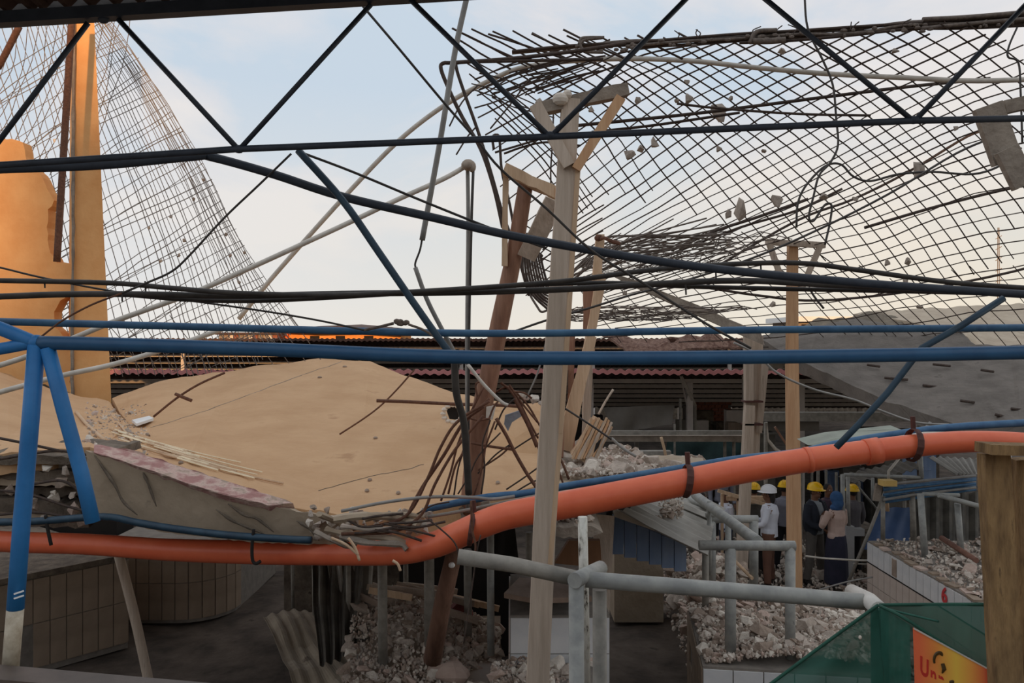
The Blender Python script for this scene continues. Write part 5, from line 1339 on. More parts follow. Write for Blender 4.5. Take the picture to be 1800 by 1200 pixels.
# thick longer bars in the sheet
for (wd, a) in ((6, [(1000, 222), (1200, 202), (1330, 186), (1470, 168), (1600, 152), (1740, 138)]), (5, [(1040, 232), (1150, 220), (1300, 198)]), (4.5, [(1190, 182), (1260, 190), (1400, 200), (1530, 203)]),
                (5, [(1200, 600), (1240, 480), (1400, 388), (1500, 350), (1600, 300), (1700, 240), (1745, 226)][1:]), (6, [(1240, 400), (1350, 365), (1440, 340), (1560, 318)][:0] or [(1520, 400), (1650, 362), (1780, 330), (1860, 318)]),
                (5, [(1170, 450), (1300, 400), (1400, 370), (1480, 332)]), (6, [(1180, 440), (1260, 405), (1330, 382), (1420, 350)]), (5, [(1240, 505), (1340, 520), (1440, 528), (1600, 512), (1760, 482), (1860, 455)]), (4, [(870, 268), (930, 250), (1000, 228)]), (4, [(886, 270), (920, 258), (960, 250), (1020, 256)])):
    line('thick_bar', None, None, M_rebar, wd * 1.0, 9.0 + (a[0][1] - 200) / 60, a, parent=rm, seg=6)
# the twisted edge bundle
eb_ = thing('rebar_bundle', 'thick twisted bundle of bars forming the upper edge of the torn mesh', 'rebar', W(1400, 80, 7.9))
top = [(900, 100), (1000, 88), (1100, 80), (1200, 74), (1300, 68), (1400, 62), (1500, 56), (1600, 46), (1700, 40), (1860, 32)]
for k in range(7):
    st_ = [0, 0, 1, 2, 2, 3, 4][k]
    a = [(x, y + (k - 3) * 2.5 + rnd.uniform(-3, 3)) for x, y in top[st_:]]
    line('bar', None, None, [M_rebar, M_rebarG][k % 2], rnd.uniform(4, 6.5), 7.85 + (k % 3) * .03, a, parent=eb_, seg=6)
for (wd, a) in ((8, [(1318, 76), (1330, 56), (1365, 53)]), (11, [(1322, 72), (1350, 72), (1380, 70)]), (8, [(1622, 34), (1700, 30), (1800, 22), (1860, 20)]), (7, [(1620, 50), (1700, 42), (1860, 28)]),
                (6, [(1018, 78), (1022, 68), (1034, 66), (1062, 66)]), (6, [(1060, 92), (1030, 90), (1020, 80), (1028, 70), (1062, 66)])):
    line('bent_bar', None, None, M_rebarG, wd, 7.8, a, parent=eb_, seg=7)
for k in range(60):
    x = rnd.uniform(1000, 1780); y = 88 - (x - 1000) * .062
    part(MB().ball(W(x, y + rnd.uniform(-7, 7), 7.8), (rnd.uniform(.015, .04), .02, .018), 5, 4), 'tie_knot', M_rebarG, eb_)
for k in range(10):
    x = rnd.uniform(1180, 1700); y = 78 - (x - 1000) * .05
    line('tie_wire', None, None, M_rebar, 2, 7.8, [(x, y), (x + rnd.uniform(-6, 6), y - 8), (x + rnd.uniform(-10, 14), y - 15)], parent=eb_, seg=4)
# bent corner bars left of the mesh
for lab, wd, a in (('long bent bar turning a sharp corner left of the mesh, outer', 7, [(1100, 76), (1010, 90), (900, 103), (800, 110), (780, 111), (775, 120), (786, 150), (812, 205), (845, 262), (868, 330), (884, 400)]),
                   ('long bent bar turning a sharp corner left of the mesh, inner', 6, [(1060, 104), (960, 106), (860, 108), (808, 110), (802, 118), (815, 160), (840, 230), (862, 300), (885, 380), (908, 440), (925, 500)]),
                   ('dark bar with hooked top beside the leaning brown pole', 5, [(868, 262), (866, 242), (872, 237), (878, 245), (882, 300), (896, 360), (912, 450), (930, 520)]),
                   ('thin upright bar dropping from the T-post crosshead', 3, [(973, 192), (971, 250), (968, 300), (969, 340)])):
    line('rebar', 'rebar', lab, M_rebar, wd, 6.6, a, seg=7)

# flattened tangle sheets seen nearly edge-on
for nm, lab, z, y0, y1, x0, x1, seed in (('rebar_mesh', 'dense crumpled mesh sheet seen edge-on right of the timber post, upper', 5.62, 10.0, 15.0, 1045, 1300, 1), ('rebar_mesh', 'dense crumpled mesh sheet seen edge-on just above the blue pipe', 4.72, 9.8, 16.0, 990, 1250, 2)):
    t = thing(nm, lab, 'mesh', W((x0 + x1) / 2, 600 - (z - EYE) * F / 12, 12))
    r2 = random.Random(seed)
    X0 = W(x0, 600, 12).x; X1 = W(x1, 600, 12).x
    for k in range(20):
        y = y0 + (y1 - y0) * k / 19
        P = [Vector((X0 + (X1 - X0) * i / 9 + r2.uniform(-.05, .05), y + r2.uniform(-.15, .15), z + (.14 if z > 5 else .07) * noise.noise(Vector((i * .7, k * .4, seed))))) for i in range(10)]
        part(MB().tube(P, .0065, 4), 'bar', M_rebarG, t)
    for k in range(18):
        x = X0 + (X1 - X0) * k / 17
        P = [Vector((x + (y0 + (y1 - y0) * i / 9 - 12) * .04 + r2.uniform(-.1, .1), y0 + (y1 - y0) * i / 9, z + (.14 if z > 5 else .07) * noise.noise(Vector((k * .43, i * 1.0, seed + 4))))) for i in range(10)]
        part(MB().tube(P, .0065, 4), 'bar', M_rebarG, t)
# bundle of bars drooping behind the post
db = thing('rebar_bundle', 'bundle of bars curling down between brown pole and timber post', 'rebar', W(950, 540, 6.9))
for k in range(9):
    o_ = k * 5
    a = [(918 + o_ * .9, 395 + k * 7), (918 + o_ * .8, 450), (922 + o_, 490 + k), (938 + o_ * .8, 520 - k * 1.5), (965, 545 - k * 6)]
    line('bar', None, None, M_rebar, rnd.uniform(3.2, 5), 6.9 + k * .05, a, parent=db, seg=6)
line('bar', None, None, M_rebarG, 4, 6.9, [(918, 470), (928, 510), (945, 540), (952, 548), (962, 545)], parent=db, seg=6)
KD = [[(925, 470), (990, 405), (1060, 360)], [(925, 520), (1000, 462), (1060, 430)]]
for b in family(KD, [3]): put(b, db, 3, M_rebar, off=-1)
for b in family([[(920, 395), (980, 430)], [(925, 480), (985, 500)]], [4]): put(b, db, 3, M_rebar, off=-1)
sn = thing('rebar_bundle', 'matted snarl of thin bars draped right of the timber post', 'rebar', W(1010, 500, 9))
for k in range(24):
    x = rnd.uniform(992, 1030); y = rnd.uniform(470, 512)
    a = [(x, y), (x + rnd.uniform(20, 50), y - rnd.uniform(18, 40)), (x + rnd.uniform(60, 130), y - rnd.uniform(40, 62)), (x + rnd.uniform(150, 280), y - rnd.uniform(50, 95))]
    line('bar', None, None, M_rebarG, rnd.uniform(2, 3.2), rnd.uniform(9.2, 9.8), a, parent=sn, seg=4)

# concrete lumps caught in the mesh
lumps = [(1265, 196, 24, 34), (1152, 247, 16, 24), (1106, 273, 20, 18), (1126, 262, 11, 11), (1212, 174, 14, 16), (1190, 178, 8, 10), (1300, 366, 19, 34), (1280, 378, 12, 18), (1367, 352, 20, 22), (1283, 424, 12, 22), (1614, 300, 24, 32), (1448, 346, 14, 10), (1264, 262, 10, 10),
         (1343, 266, 9, 8), (1284, 172, 8, 8), (1122, 178, 12, 14), (1208, 143, 9, 8), (950, 176, 16, 16), (1591, 493, 12, 16), (1596, 460, 10, 12), (1560, 462, 9, 12), (1617, 540, 12, 8), (1358, 534, 10, 9), (1098, 516, 9, 10), (1504, 349, 10, 8), (1040, 190, 10, 14), (1680, 226, 10, 9), (1374, 90, 12, 9), (1574, 90, 12, 8), (1048, 456, 10, 12)]
for i, (x, y, w_, h_) in enumerate(lumps):
    d = dmesh(x, y)
    if i < 8: LM = (globals().get('LM') or []) + [chunk_mesh(200 + i, M_rub1)]
    o = bpy.data.objects.new('concrete_lump', LM[i % 8])
    C.objects.link(o)
    o.location = W(x, y, d - .1) ; s_ = w_ / F * d * 1.5
    o.scale = (s_, s_ * .8, h_ / F * d * 2.3); o.rotation_euler = (0, rnd.uniform(-.25, .25), rnd.uniform(0, .5))
    spec = {0: 'largest pale concrete lump caught high in the mesh right of the T-post', 6: 'dark oval concrete lump low in the middle of the torn mesh', 10: 'concrete lump caught at right in the mesh beside the curling wire', 2: 'round concrete lump in the mesh just right of the timber T-post',
            1: 'hanging concrete flake in the mesh just below the truss chord', 8: 'slanted concrete lump caught in the lower middle of the mesh'}
    tag(o, spec.get(i, 'small crumb of concrete caught in the sagging mesh'), 'rubble', None if i in spec else 'small concrete crumbs in the mesh')

# ================================================================= tall wire mesh, left
M_net = mat('pale grey wire', srgb(118, 112, 108), srgb(140, 134, 128), .8, 0, 20, bump=0)
lm = thing('wire_mesh', 'tall net of thin bars hanging behind the ochre column at left', 'mesh', W(300, 640, 13.2))
def dleft(x, y): return 13.6 + .5 * math.sin(x / 90) * .3
r2 = random.Random(9)
KL = [[(-120, 20), (-60, 200), (20, 460), (90, 660)], [(40, 20), (90, 200), (150, 430), (215, 660)], [(100, 20), (180, 200), (270, 430), (330, 660)], [(160, 30), (260, 190), (370, 420), (450, 640)], [(185, 25), (262, 132), (352, 280), (440, 450), (528, 575)]]
for b in family(KL, [11, 8, 12, 14]):
    put(b, lm, r2.uniform(1.5, 2.3) * 1.1, M_net, 2.5, 0, 1, dfun=dleft)
def edge(t):
    q = resamp(KL[-1], 60); return q[int(t * 60)]
for k in range(44):
    t = k / 43
    e_ = edge(t)
    slope = .62 + .12 * math.sin(k)
    x0 = -80
    a = [Vector((e_.x, e_.y, 0)), Vector((e_.x * .5 + x0 * .5, e_.y + (e_.x - x0) * .5 * slope * .9, 0)), Vector((x0, e_.y + (e_.x - x0) * slope, 0))]
    a = [p for p in resamp([(p.x, p.y) for p in a], 40) if p.y < 655]
    if len(a) > 5: put(a, lm, r2.uniform(1.4, 2.2) * 1.1, M_net, 2.5, 0, 1, dfun=dleft, off=.03)
for k in range(16):
    x = 60 + k * 30
    put(resamp([(x, 560 + r2.uniform(-10, 10)), (x + 40, 610), (x + 70, 655)], 20), lm, 2.2, M_rebarG, 2, dfun=dleft, off=-.02)
for k in range(14):
    x = -40 + k * 16
    put(resamp([(x + 60, 30), (x + 40, 140), (x - 30, 250 + k * 6)], 20), lm, 2.0, M_rebarG, 5, dfun=dleft, off=.05)
for i, (x, y) in enumerate(((324, 422), (315, 448), (283, 458), (358, 316), (430, 444), (405, 450), (262, 400), (398, 412), (420, 496), (300, 380), (96, 248), (340, 350))):
    o = bpy.data.objects.new('concrete_crumb', CH[i]); C.objects.link(o)
    o.location = W(x, y, dleft(x, y)); o.scale = (.08, .07, .14)
    tag(o, 'small crumb of concrete caught in the tall net at left', 'rubble', 'crumbs in the tall left net')

# bundles of bars springing from the break at the brown pole
bb = thing('rebar_bundle', 'spray of rusty bars fanning from the broken slab around the brown pole', 'rebar', W(760, 900, 6.1))
B = [([(620, 930), (680, 920), (720, 900), (752, 840), (775, 785), (805, 740), (860, 705)], 6, 5.75), ([(600, 938), (690, 934), (740, 905), (765, 850), (800, 790), (850, 730)], 6, 5.7), ([(712, 915), (740, 860), (780, 800), (815, 742), (850, 714)], 7, 5.8),
     ([(775, 880), (792, 830), (805, 780), (830, 720), (850, 680)], 4, 5.9), ([(788, 868), (800, 820), (815, 790), (818, 740)], 4, 5.9), ([(798, 870), (806, 820), (820, 780)], 3, 5.9), ([(805, 868), (825, 835), (842, 800), (880, 760)], 3, 6.0),
     ([(833, 870), (845, 830), (852, 790), (870, 740)], 3.5, 6.0), ([(846, 868), (852, 820), (848, 780), (862, 738)], 3, 6.0), ([(840, 826), (880, 800), (900, 780)], 3.5, 6.2), ([(840, 832), (870, 800), (895, 782)], 3, 6.2), ([(872, 735), (890, 765), (905, 795), (925, 830), (944, 858)], 7, 6.1),
     ([(828, 778), (860, 784), (902, 790)], 5, 6.1), ([(902, 790), (930, 772), (950, 760)], 3, 6.4), ([(890, 860), (920, 840), (945, 822)], 3, 6.4), ([(900, 868), (930, 850), (948, 842)], 3, 6.4),
     ([(905, 700), (915, 720), (930, 750), (944, 785)], 8, 6.3), ([(880, 672), (900, 690), (925, 735), (948, 790)], 5, 6.3), ([(895, 676), (915, 705), (945, 742)], 4, 6.3), ([(870, 690), (890, 680), (905, 690), (930, 740), (946, 770)], 4, 6.35), ([(908, 690), (930, 715), (950, 750)], 4, 6.4),
     ([(825, 728), (838, 700), (836, 676), (845, 670)], 3.5, 5.9), ([(826, 730), (845, 715), (860, 700)], 5, 5.9), ([(810, 730), (840, 738), (862, 735)], 4, 6), ([(990, 850), (980, 820), (978, 800)], 3.5, 6.6), ([(1000, 842), (988, 812), (978, 796)], 4.5, 6.6), ([(978, 805), (990, 803)], 4, 6.6), ([(870, 755), (885, 720), (905, 700)], 3, 6.2),
     ([(935, 700), (920, 690), (895, 688)], 4, 6.3), ([(880, 700), (868, 715), (860, 735)], 4, 6.1), ([(730, 905), (760, 888), (790, 882)], 3, 5.8), ([(752, 912), (775, 930), (800, 955), (808, 985)], 3, 5.3), ([(845, 940), (838, 970), (830, 1030), (815, 1130)], 2.5, 5.3), ([(828, 880), (830, 930), (836, 960), (832, 990)], 4, 5.3)]
for a, wd, d in B:
    line('bar', None, None, M_rebarR if wd > 3.2 else M_rebar, wd, d, a, parent=bb, seg=6)
for (x, y, s_) in ((905, 690, .1), (918, 694, .12), (938, 702, .14), (925, 700, .1), (953, 708, .1), (912, 706, .09), (862, 728, .08)):
    o = bpy.data.objects.new('chunk', CH[int(x) % 16]); C.objects.link(o); o.parent = bb; o.location = W(x, y, 6.6) - ORG[bb.name]; o.scale = (s_, s_, s_)
MB().prism([W(*p) for p in ((888, 730, 7.2), (912, 722, 7.2), (922, 728, 7.2), (900, 742, 7.2), (893, 758, 7.2), (886, 745, 7.2))], (0, .06, 0)).build('cloth_scrap', mat('blue grey rag', srgb(112, 116, 124), srgb(140, 142, 148), .9, 0, 8, bump=.4), label='blue-grey rag snagged behind the rusty bars right of the brown pole', cat='cloth')
facets([(850, 715, 9.5), (900, 716, 9.6), (958, 722, 9.6), (962, 800, 8.4), (900, 812, 8.2), (850, 800, 8.4)], [(905, 770, 8.6)], .12, seed=23).build('fallen_slab', M_plaster, label='smaller tan slab panel tipped between brown pole and timber post', cat='slab')

# ================================================================= green net with banner, lower right
gm = bpy.data.materials.new('green shade net'); gm.use_nodes = True
t_ = gm.node_tree; t_.nodes.clear()
o_ = t_.nodes.new('ShaderNodeOutputMaterial'); mixs = t_.nodes.new('ShaderNodeMixShader'); tr_ = t_.nodes.new('ShaderNodeBsdfTransparent'); df = t_.nodes.new('ShaderNodeBsdfPrincipled')
nn = t_.nodes.new('ShaderNodeTexNoise'); nn.inputs['Scale'].default_value = 5; rp = t_.nodes.new('ShaderNodeValToRGB')
rp.color_ramp.elements[0].color = srgb(24, 80, 66); rp.color_ramp.elements[1].color = srgb(50, 112, 96)
t_.links.new(nn.outputs['Fac'], rp.inputs['Fac']); t_.links.new(rp.outputs['Color'], df.inputs['Base Color']); df.inputs['Roughness'].default_value = .7
mixs.inputs[0].default_value = .84
t_.links.new(tr_.outputs[0], mixs.inputs[1]); t_.links.new(df.outputs[0], mixs.inputs[2]); t_.links.new(mixs.outputs[0], o_.inputs[0])
gn = thing('shade_net', 'green shade net peaked over a pipe post in the lower right corner', 'net', W(1545, 1190, 3.8))
def net(corners, n=22, amp=.02):
    P = [W(*c) for c in corners]; mb = MB()
    for j in range(n + 1):
        for i in range(n + 1):
            u, v = i / n, j / n
            p = (P[0] * (1 - u) + P[1] * u) * (1 - v) + (P[3] * (1 - u) + P[2] * u) * v
            p = p + Vector((0, amp * math.sin(u * 9 + v * 5 + 2 * noise.noise(p * 3)) * v, 0))
            mb.v.append(p)
    for j in range(n):
        for i in range(n):
            a = j * (n + 1) + i; mb.f.append((a, a + 1, a + n + 2, a + n + 1)); mb.mi.append(0)
    return mb
part(net([(1544, 1064, 3.9), (1544, 1064.5, 3.9), (1560, 1330, 3.75), (1180, 1330, 3.75)]), 'net_panel', gm, gn, smooth=True)
part(net([(1545, 1064, 3.9), (1735, 1062, 3.5), (1760, 1330, 3.45), (1545, 1330, 3.85)]), 'net_panel', gm, gn, smooth=True)
part(net([(1548, 1066, 3.86), (1600, 1098, 3.7), (1600, 1330, 3.66), (1552, 1330, 3.82)]), 'net_panel', gm, gn, smooth=True)
M_hem = mat('dark green hem', srgb(20, 72, 58), srgb(28, 88, 70), .7, 0, 8, bump=.1)
for a in ([(1544, 1063, 3.88), (1506, 1090, 3.87), (1436, 1141, 3.85), (1345, 1209, 3.83)], [(1546, 1063, 3.86), (1640, 1062, 3.7), (1735, 1062, 3.5)], [(1546, 1064, 3.85), (1590, 1086, 3.7), (1660, 1132, 3.6), (1740, 1180, 3.5)]):
    line('hem', None, None, M_hem, 6, None, a, parent=gn, seg=7)
for a in ([(1560, 1070, 3.8), (1600, 1080, 3.7), (1650, 1092, 3.6)],):
    line('fold', None, None, gm, 4, None, a, parent=gn, seg=6)
part(MB().ball(W(1512, 1120, 3.78), (.008, .008, .01), 7, 5), 'dust_spot', M_rub2, gn)
# banner
bn = thing('banner', 'orange and yellow vinyl banner tied to the green net at lower right', 'banner', W(1670, 1200, 3.45))
bmtl = bpy.data.materials.new('banner print'); bmtl.use_nodes = True
t_ = bmtl.node_tree; b_ = t_.nodes['Principled BSDF']; b_.inputs['Roughness'].default_value = .45
tc_ = t_.nodes.new('ShaderNodeTexCoord'); gp_ = t_.nodes.new('ShaderNodeSeparateXYZ'); rp = t_.nodes.new('ShaderNodeValToRGB')
t_.links.new(tc_.outputs['Generated'], gp_.inputs[0]); t_.links.new(gp_.outputs['X'], rp.inputs['Fac']); t_.links.new(rp.outputs['Color'], b_.inputs['Base Color'])
cr_ = rp.color_ramp; cr_.elements[0].color = srgb(238, 112, 70); cr_.elements[1].color = srgb(226, 92, 60); cr_.elements[0].position = .05; cr_.elements[1].position = .95
for ps, cc in ((.3, srgb(240, 150, 70)), (.55, srgb(242, 196, 76)), (.75, srgb(240, 160, 72))):
    z_ = cr_.elements.new(ps); z_.color = cc
bq = [W(1607, 1104, 3.52), W(1742, 1178, 3.34), W(1748, 1330, 3.32), W(1612, 1262, 3.5)]
part(MB().prism(bq, (0, .012, 0)), 'sheet', bmtl, bn)
part(MB().prism([W(1607, 1103, 3.515), W(1742, 1177, 3.335), W(1742, 1179.5, 3.335), W(1607, 1106, 3.515)], (0, .006, 0)), 'hem', M_pvc, bn, 'pale top hem')
ux = (bq[1] - bq[0]).normalized(); uz = Vector((0, 0, 1)); un = ux.cross(uz).normalized(); 
def bplace(px, py, d): return W(px, py, d)
Rm = Matrix((ux, uz - ux * 0, -un * -1)).transposed().to_4x4()
Rm = Matrix((ux, uz, un)).transposed().to_4x4()
def dban(px): return 3.52 + (px - 1607) / 135 * (-.18) - .006
M_txt = mat('banner lettering', srgb(190, 44, 34), srgb(204, 54, 40), .5, 0, 4, bump=0)
M_txd = mat('banner dark ink', srgb(70, 52, 20), srgb(84, 62, 26), .5, 0, 4, bump=0)
for ch, px, py in (('U', 1625, 1174), ('n', 1641, 1187), ('n', 1655, 1196)):
    text_mesh(ch, .11, .002, M_txt, bn, 'letter', Matrix.Translation(W(px, py, dban(px))) @ Rm @ Matrix.Diagonal((.5, 1, 1, 1)), None, .003)
# dark omega-like hair mark
pts = []
for a in range(-20, 215, 14):
    th = R(a)
    pts.append(W(1651 + 9 * math.cos(th), 1160 - 13 * math.sin(th), dban(1651) - .004))
part(MB().tube(pts, [.004 + .004 * math.sin(i / len(pts) * 3.14) for i in range(len(pts))], 6, flat=.5), 'emblem', M_txd, bn, 'dark arched mark')
part(MB().tube([W(1657, 1166, dban(1657) - .004), W(1660, 1176, dban(1660) - .004), W(1656, 1183, dban(1656) - .004)], [.008, .010, .003], 6, flat=.5).ball(W(1674, 1198, dban(1674) - .003), (.014, .004, .008), 8, 6), 'emblem', M_txd, bn, 'dark arched mark')
# ================================================================= people
SKIN = mat('brown skin', srgb(112, 76, 56), srgb(124, 86, 64), .6, 0, 5, bump=0)
def fuse(mb, voxel, name, m, parent=None, label=None, cat=None, group=None, smooth_it=2):
    me = bpy.data.meshes.new('tmp'); me.from_pydata(mb.v, [], mb.f)
    bm = bmesh.new(); bm.from_mesh(me); bmesh.ops.recalc_face_normals(bm, faces=bm.faces); bm.to_mesh(me); bm.free()
    ob = bpy.data.objects.new('tmp', me); C.objects.link(ob)
    r_ = ob.modifiers.new('r', 'REMESH'); r_.mode = 'VOXEL'; r_.voxel_size = voxel; r_.use_smooth_shade = True
    s_ = ob.modifiers.new('s', 'SMOOTH'); s_.iterations = smooth_it
    bpy.context.view_layer.update()
    out = bpy.data.meshes.new_from_object(ob.evaluated_get(bpy.context.evaluated_depsgraph_get()))
    bpy.data.objects.remove(ob); bpy.data.meshes.remove(me)
    o = ORG[parent.name] if parent else Vector((0, 0, 0))
    if not parent:
        zs = min(v.co.z for v in out.vertices); o = Vector((sum(p.x for p in mb.v) / len(mb.v), sum(p.y for p in mb.v) / len(mb.v), zs))
    out.transform(Matrix.Translation(-o)); out.name = name
    out.materials.clear(); out.materials.append(m)
    q = bpy.data.objects.new(name, out); C.objects.link(q)
    if parent: q.parent = parent
    else: q.location = o
    ORG[q.name] = o
    return tag(q, label, cat, group)

def person(px, pfeet, d, h, yaw, label, shirt, trousers, helmet=None, hair=None, arms=((.25, -.12), (.25, -.12)), skirt=False, scarf=None, vest=None, lean=0.0, z0=0.0, short=True, stance=.1, tablet=False, headyaw=0):
    """yaw 0 = faces the camera; built at real size, feet on the ground"""
    k = h / 1.72
    base = Vector((W(px, 600, d).x, d, z0))
    M0 = Matrix.Translation(base) @ Matrix.Rotation(yaw, 4, 'Z') @ Matrix.Scale(k, 4)
    T = lambda x, y, z: M0 @ Vector((x, y + lean * z * .2, z))          # local -Y is the front
    def limb(mb, pts, rs, grow=0):
        mb.tube(catmull([T(*p) for p in pts], 4), [(r + grow) * k for r in rs], 12)
    def arm_pts(s, a):
        sh = (s * .19, 0, 1.40)
        if isinstance(a[0], tuple):
            return [sh, a[0], a[1]]
        return [sh, (s * .24, .02, 1.12), (s * a[0], a[1] - .04, .87)]
    def torso(mb, g):
        limb(mb, [(0, 0, .88), (0, 0, 1.0), (0, .0, 1.15), (0, .01, 1.30), (0, .01, 1.42)], [.135, .130, .128, .145, .11], g)
        rt_ = M0.to_3x3().normalized()
        mb.ball(T(0, .01, 1.33), (.185 * k, .11 * k, .12 * k), 14, 9, rot=rt_)
        mb.ball(T(0, 0, .95), (.165 * k, .125 * k, .12 * k), 14, 9, rot=rt_)
    rt_ = M0.to_3x3().normalized()
    b = MB(); torso(b, -.012)
    limb(b, [(0, .01, 1.38), (0, -.005, 1.50), (0, -.015, 1.58)], [.062, .056, .06])
    hr = rt_ @ Matrix.Rotation(headyaw, 3, 'Z')
    hc_ = T(0, -.02, 1.60)
    H = lambda x, y, z: hc_ + hr @ (Vector((x, y, z)) * k)
    b.ball(H(0, .01, .02), (.076 * k, .094 * k, .10 * k), 16, 12, rot=hr)
    b.ball(H(0, -.02, -.05), (.055 * k, .065 * k, .065 * k), 12, 9, rot=hr)
    b.tube([H(0, -.085, .015), H(0, -.106, -.022)], [.008 * k, .017 * k], 8)
    for s in (-1, 1):
        b.ball(H(s * .076, .01, -.005), (.012 * k, .02 * k, .03 * k), 8, 6, rot=hr)
    hands = []
    for s, a in zip((-1, 1), arms):
        A = arm_pts(s, a)
        limb(b, A, [.046, .038, .026])
        e_ = Vector(A[1]); w_ = Vector(A[2]); dr = (w_ - e_).normalized()
        sd_ = Vector((s, 0, 0)) if abs(dr.x) < .8 else Vector((0, -1, 0))
        sd_ = (sd_ - dr * sd_.dot(dr)).normalized(); up = dr.cross(sd_)
        pc = w_ + dr * .05
        b.tube([T(*(w_ - dr * .01)), T(*(w_ + dr * .03)), T(*(w_ + dr * .085))], [.026 * k, .036 * k, .034 * k], 10, flat=.6)
        for f_ in range(4):
            o2 = up * ((f_ - 1.5) * .019)
            L = [.062, .075, .07, .055][f_]
            p0 = w_ + dr * .075 + o2
            b.tube([T(*p0), T(*(p0 + dr * L * .55)), T(*(p0 + dr * L * .9 - sd_ * .02))], [.0105 * k, .0095 * k, .0075 * k], 6)
        p0 = w_ + dr * .03 + up * .03
        b.tube([T(*p0), T(*(p0 + dr * .03 + up * .022)), T(*(p0 + dr * .06 + up * .02))], [.012 * k, .011 * k, .009 * k], 6)
    for s in (-1, 1):
        limb(b, [(s * .085, 0, .90), (s * (.09 + stance * .3), -.015, .48), (s * (.09 + stance * .6), .01, .07)], [.085, .052, .036])
        b.ball(T(s * (.09 + stance * .6), -.06, .035), (.042 * k, .11 * k, .035 * k), 10, 7, rot=rt_)
    p = fuse(b, .009, 'person', SKIN, None, label, 'person')
    # eyes and mouth
    for s in (-1, 1):
        part(MB().ball(H(s * .032, -.074, .012), (.011 * k, .008 * k, .008 * k), 8, 6), 'eye', M_white, p)
        part(MB().ball(H(s * .032, -.081, .012), .005 * k, 6, 5), 'iris', M_hole, p)
    part(MB().ball(H(0, -.084, -.058), (.022 * k, .008 * k, .007 * k), 8, 5, rot=hr), 'mouth', mat('lips', srgb(118, 66, 56), None, .6, bump=0), p)
    # shirt
    g = .016
    sb = MB(); torso(sb, g)
    limb(sb, [(0, .01, 1.36), (0, 0, 1.46)], [.085, .066], .004)
    for s, a in zip((-1, 1), arms):
        A = arm_pts(s, a)
        if short == 'short':
            A = [A[0], tuple(Vector(A[0]).lerp(Vector(A[1]), .5)), tuple(Vector(A[0]).lerp(Vector(A[1]), .95))]
            limb(sb, A, [.062, .06, .058])
        else:
            A[2] = tuple(Vector(A[1]).lerp(Vector(A[2]), .93)); limb(sb, A, [.064, .055, .042])
    rt2 = rt_
    sb.ball(T(0, .0, .96), ((.178) * k, .140 * k, .12 * k), 14, 8, rot=rt2)
    fuse(sb, .012, 'shirt', shirt, p)
    if vest:
        vb = MB()
        for s in (-1, 1):
            vb.ball(T(s * .115, -.01, 1.14), (.10 * k, .165 * k, .33 * k), 12, 10, rot=rt_)
            limb(vb, arm_pts(s, arms[0 if s < 0 else 1])[:2] + [tuple(Vector(arm_pts(s, arms[0 if s < 0 else 1])[1]).lerp(Vector(arm_pts(s, arms[0 if s < 0 else 1])[2]), .85))], [.072, .064, .052])
        vb.ball(T(0, .06, 1.14), (.18 * k, .115 * k, .34 * k), 12, 10, rot=rt_)
        fuse(vb, .013, 'jacket', vest, p)
    tb_ = MB()
    if skirt:
        limb(tb_, [(0, 0, .98), (0, 0, .8), (0, 0, .5), (0, 0, .12)], [.16, .185, .20, .21])
    else:
        tb_.ball(T(0, 0, .93), (.178 * k, .138 * k, .12 * k), 14, 8, rot=rt_)
        for s in (-1, 1):
            limb(tb_, [(s * .085, 0, .92), (s * (.09 + stance * .3), -.01, .48), (s * (.09 + stance * .6), .01, .09)], [.105, .075, .062])
    fuse(tb_, .013, 'skirt' if skirt else 'trousers', trousers, p)
    for s in (-1, 1):
        sx = s * (.09 + stance * .6)
        part(MB().ball(T(sx, -.06, .04), (.05 * k, .125 * k, .045 * k), 12, 8, rot=rt_).ball(T(sx, .02, .06), (.048 * k, .06 * k, .065 * k), 10, 8, rot=rt_), 'shoe', M_hole, p, smooth=True)
    if scarf:
        s1_ = MB(); s1_.ball(H(0, .025, .03), (.105 * k, .118 * k, .125 * k), 16, 12, rot=hr).ball(H(0, .05, -.06), (.10 * k, .10 * k, .12 * k), 14, 10, rot=hr).ball(H(0, .02, -.14), (.12 * k, .10 * k, .07 * k), 14, 10, rot=hr)
        fuse(s1_, .011, 'headscarf', scarf, p)
    else:
        h1 = MB(); h1.ball(H(0, .022, .03), (.083 * k, .094 * k, .098 * k), 14, 10, rot=hr)
        if hair == 'long': h1.ball(H(0, .075, -.05), (.07 * k, .05 * k, .11 * k), 12, 8, rot=hr)
        part(h1, 'hair', mat('black hair', srgb(26, 22, 20), srgb(34, 28, 26), .7, 0, 20, bump=.3), p, smooth=True)
    if helmet:
        hm_ = MB(); rings = 8; seg = 20
        vs_ = []
        for i in range(rings + 1):
            ph = (math.pi / 2) * i / rings
            for j in range(seg):
                th = 2 * math.pi * j / seg
                vs_.append(H(.122 * math.sin(ph) * math.cos(th), .01 + .142 * math.sin(ph) * math.sin(th), .055 + .118 * math.cos(ph)))
        for j in range(seg):
            th = 2 * math.pi * j / seg
            vs_.append(H(.14 * math.cos(th), .0 + (.185 if math.sin(th) < 0 else .152) * math.sin(th), .045))
        fs = []
        for i in range(rings + 1):
            for j in range(seg):
                j2 = (j + 1) % seg
                fs.append((i * seg + j, (i + 1) * seg + j, (i + 1) * seg + j2, i * seg + j2))
        hm_.add(vs_, fs)
        ho = part(hm_, 'hard_hat', helmet, p, smooth=True)
        rb = MB()
        for s in (-.03, 0, .03):
            rb.tube([H(s, .01 - .142 * math.sin(a), .056 + .118 * math.cos(a)) for a in [(-1.2 + q_ * .4) for q_ in range(7)]], .007 * k, 6)
        part(rb, 'ridge', helmet, ho, smooth=True)
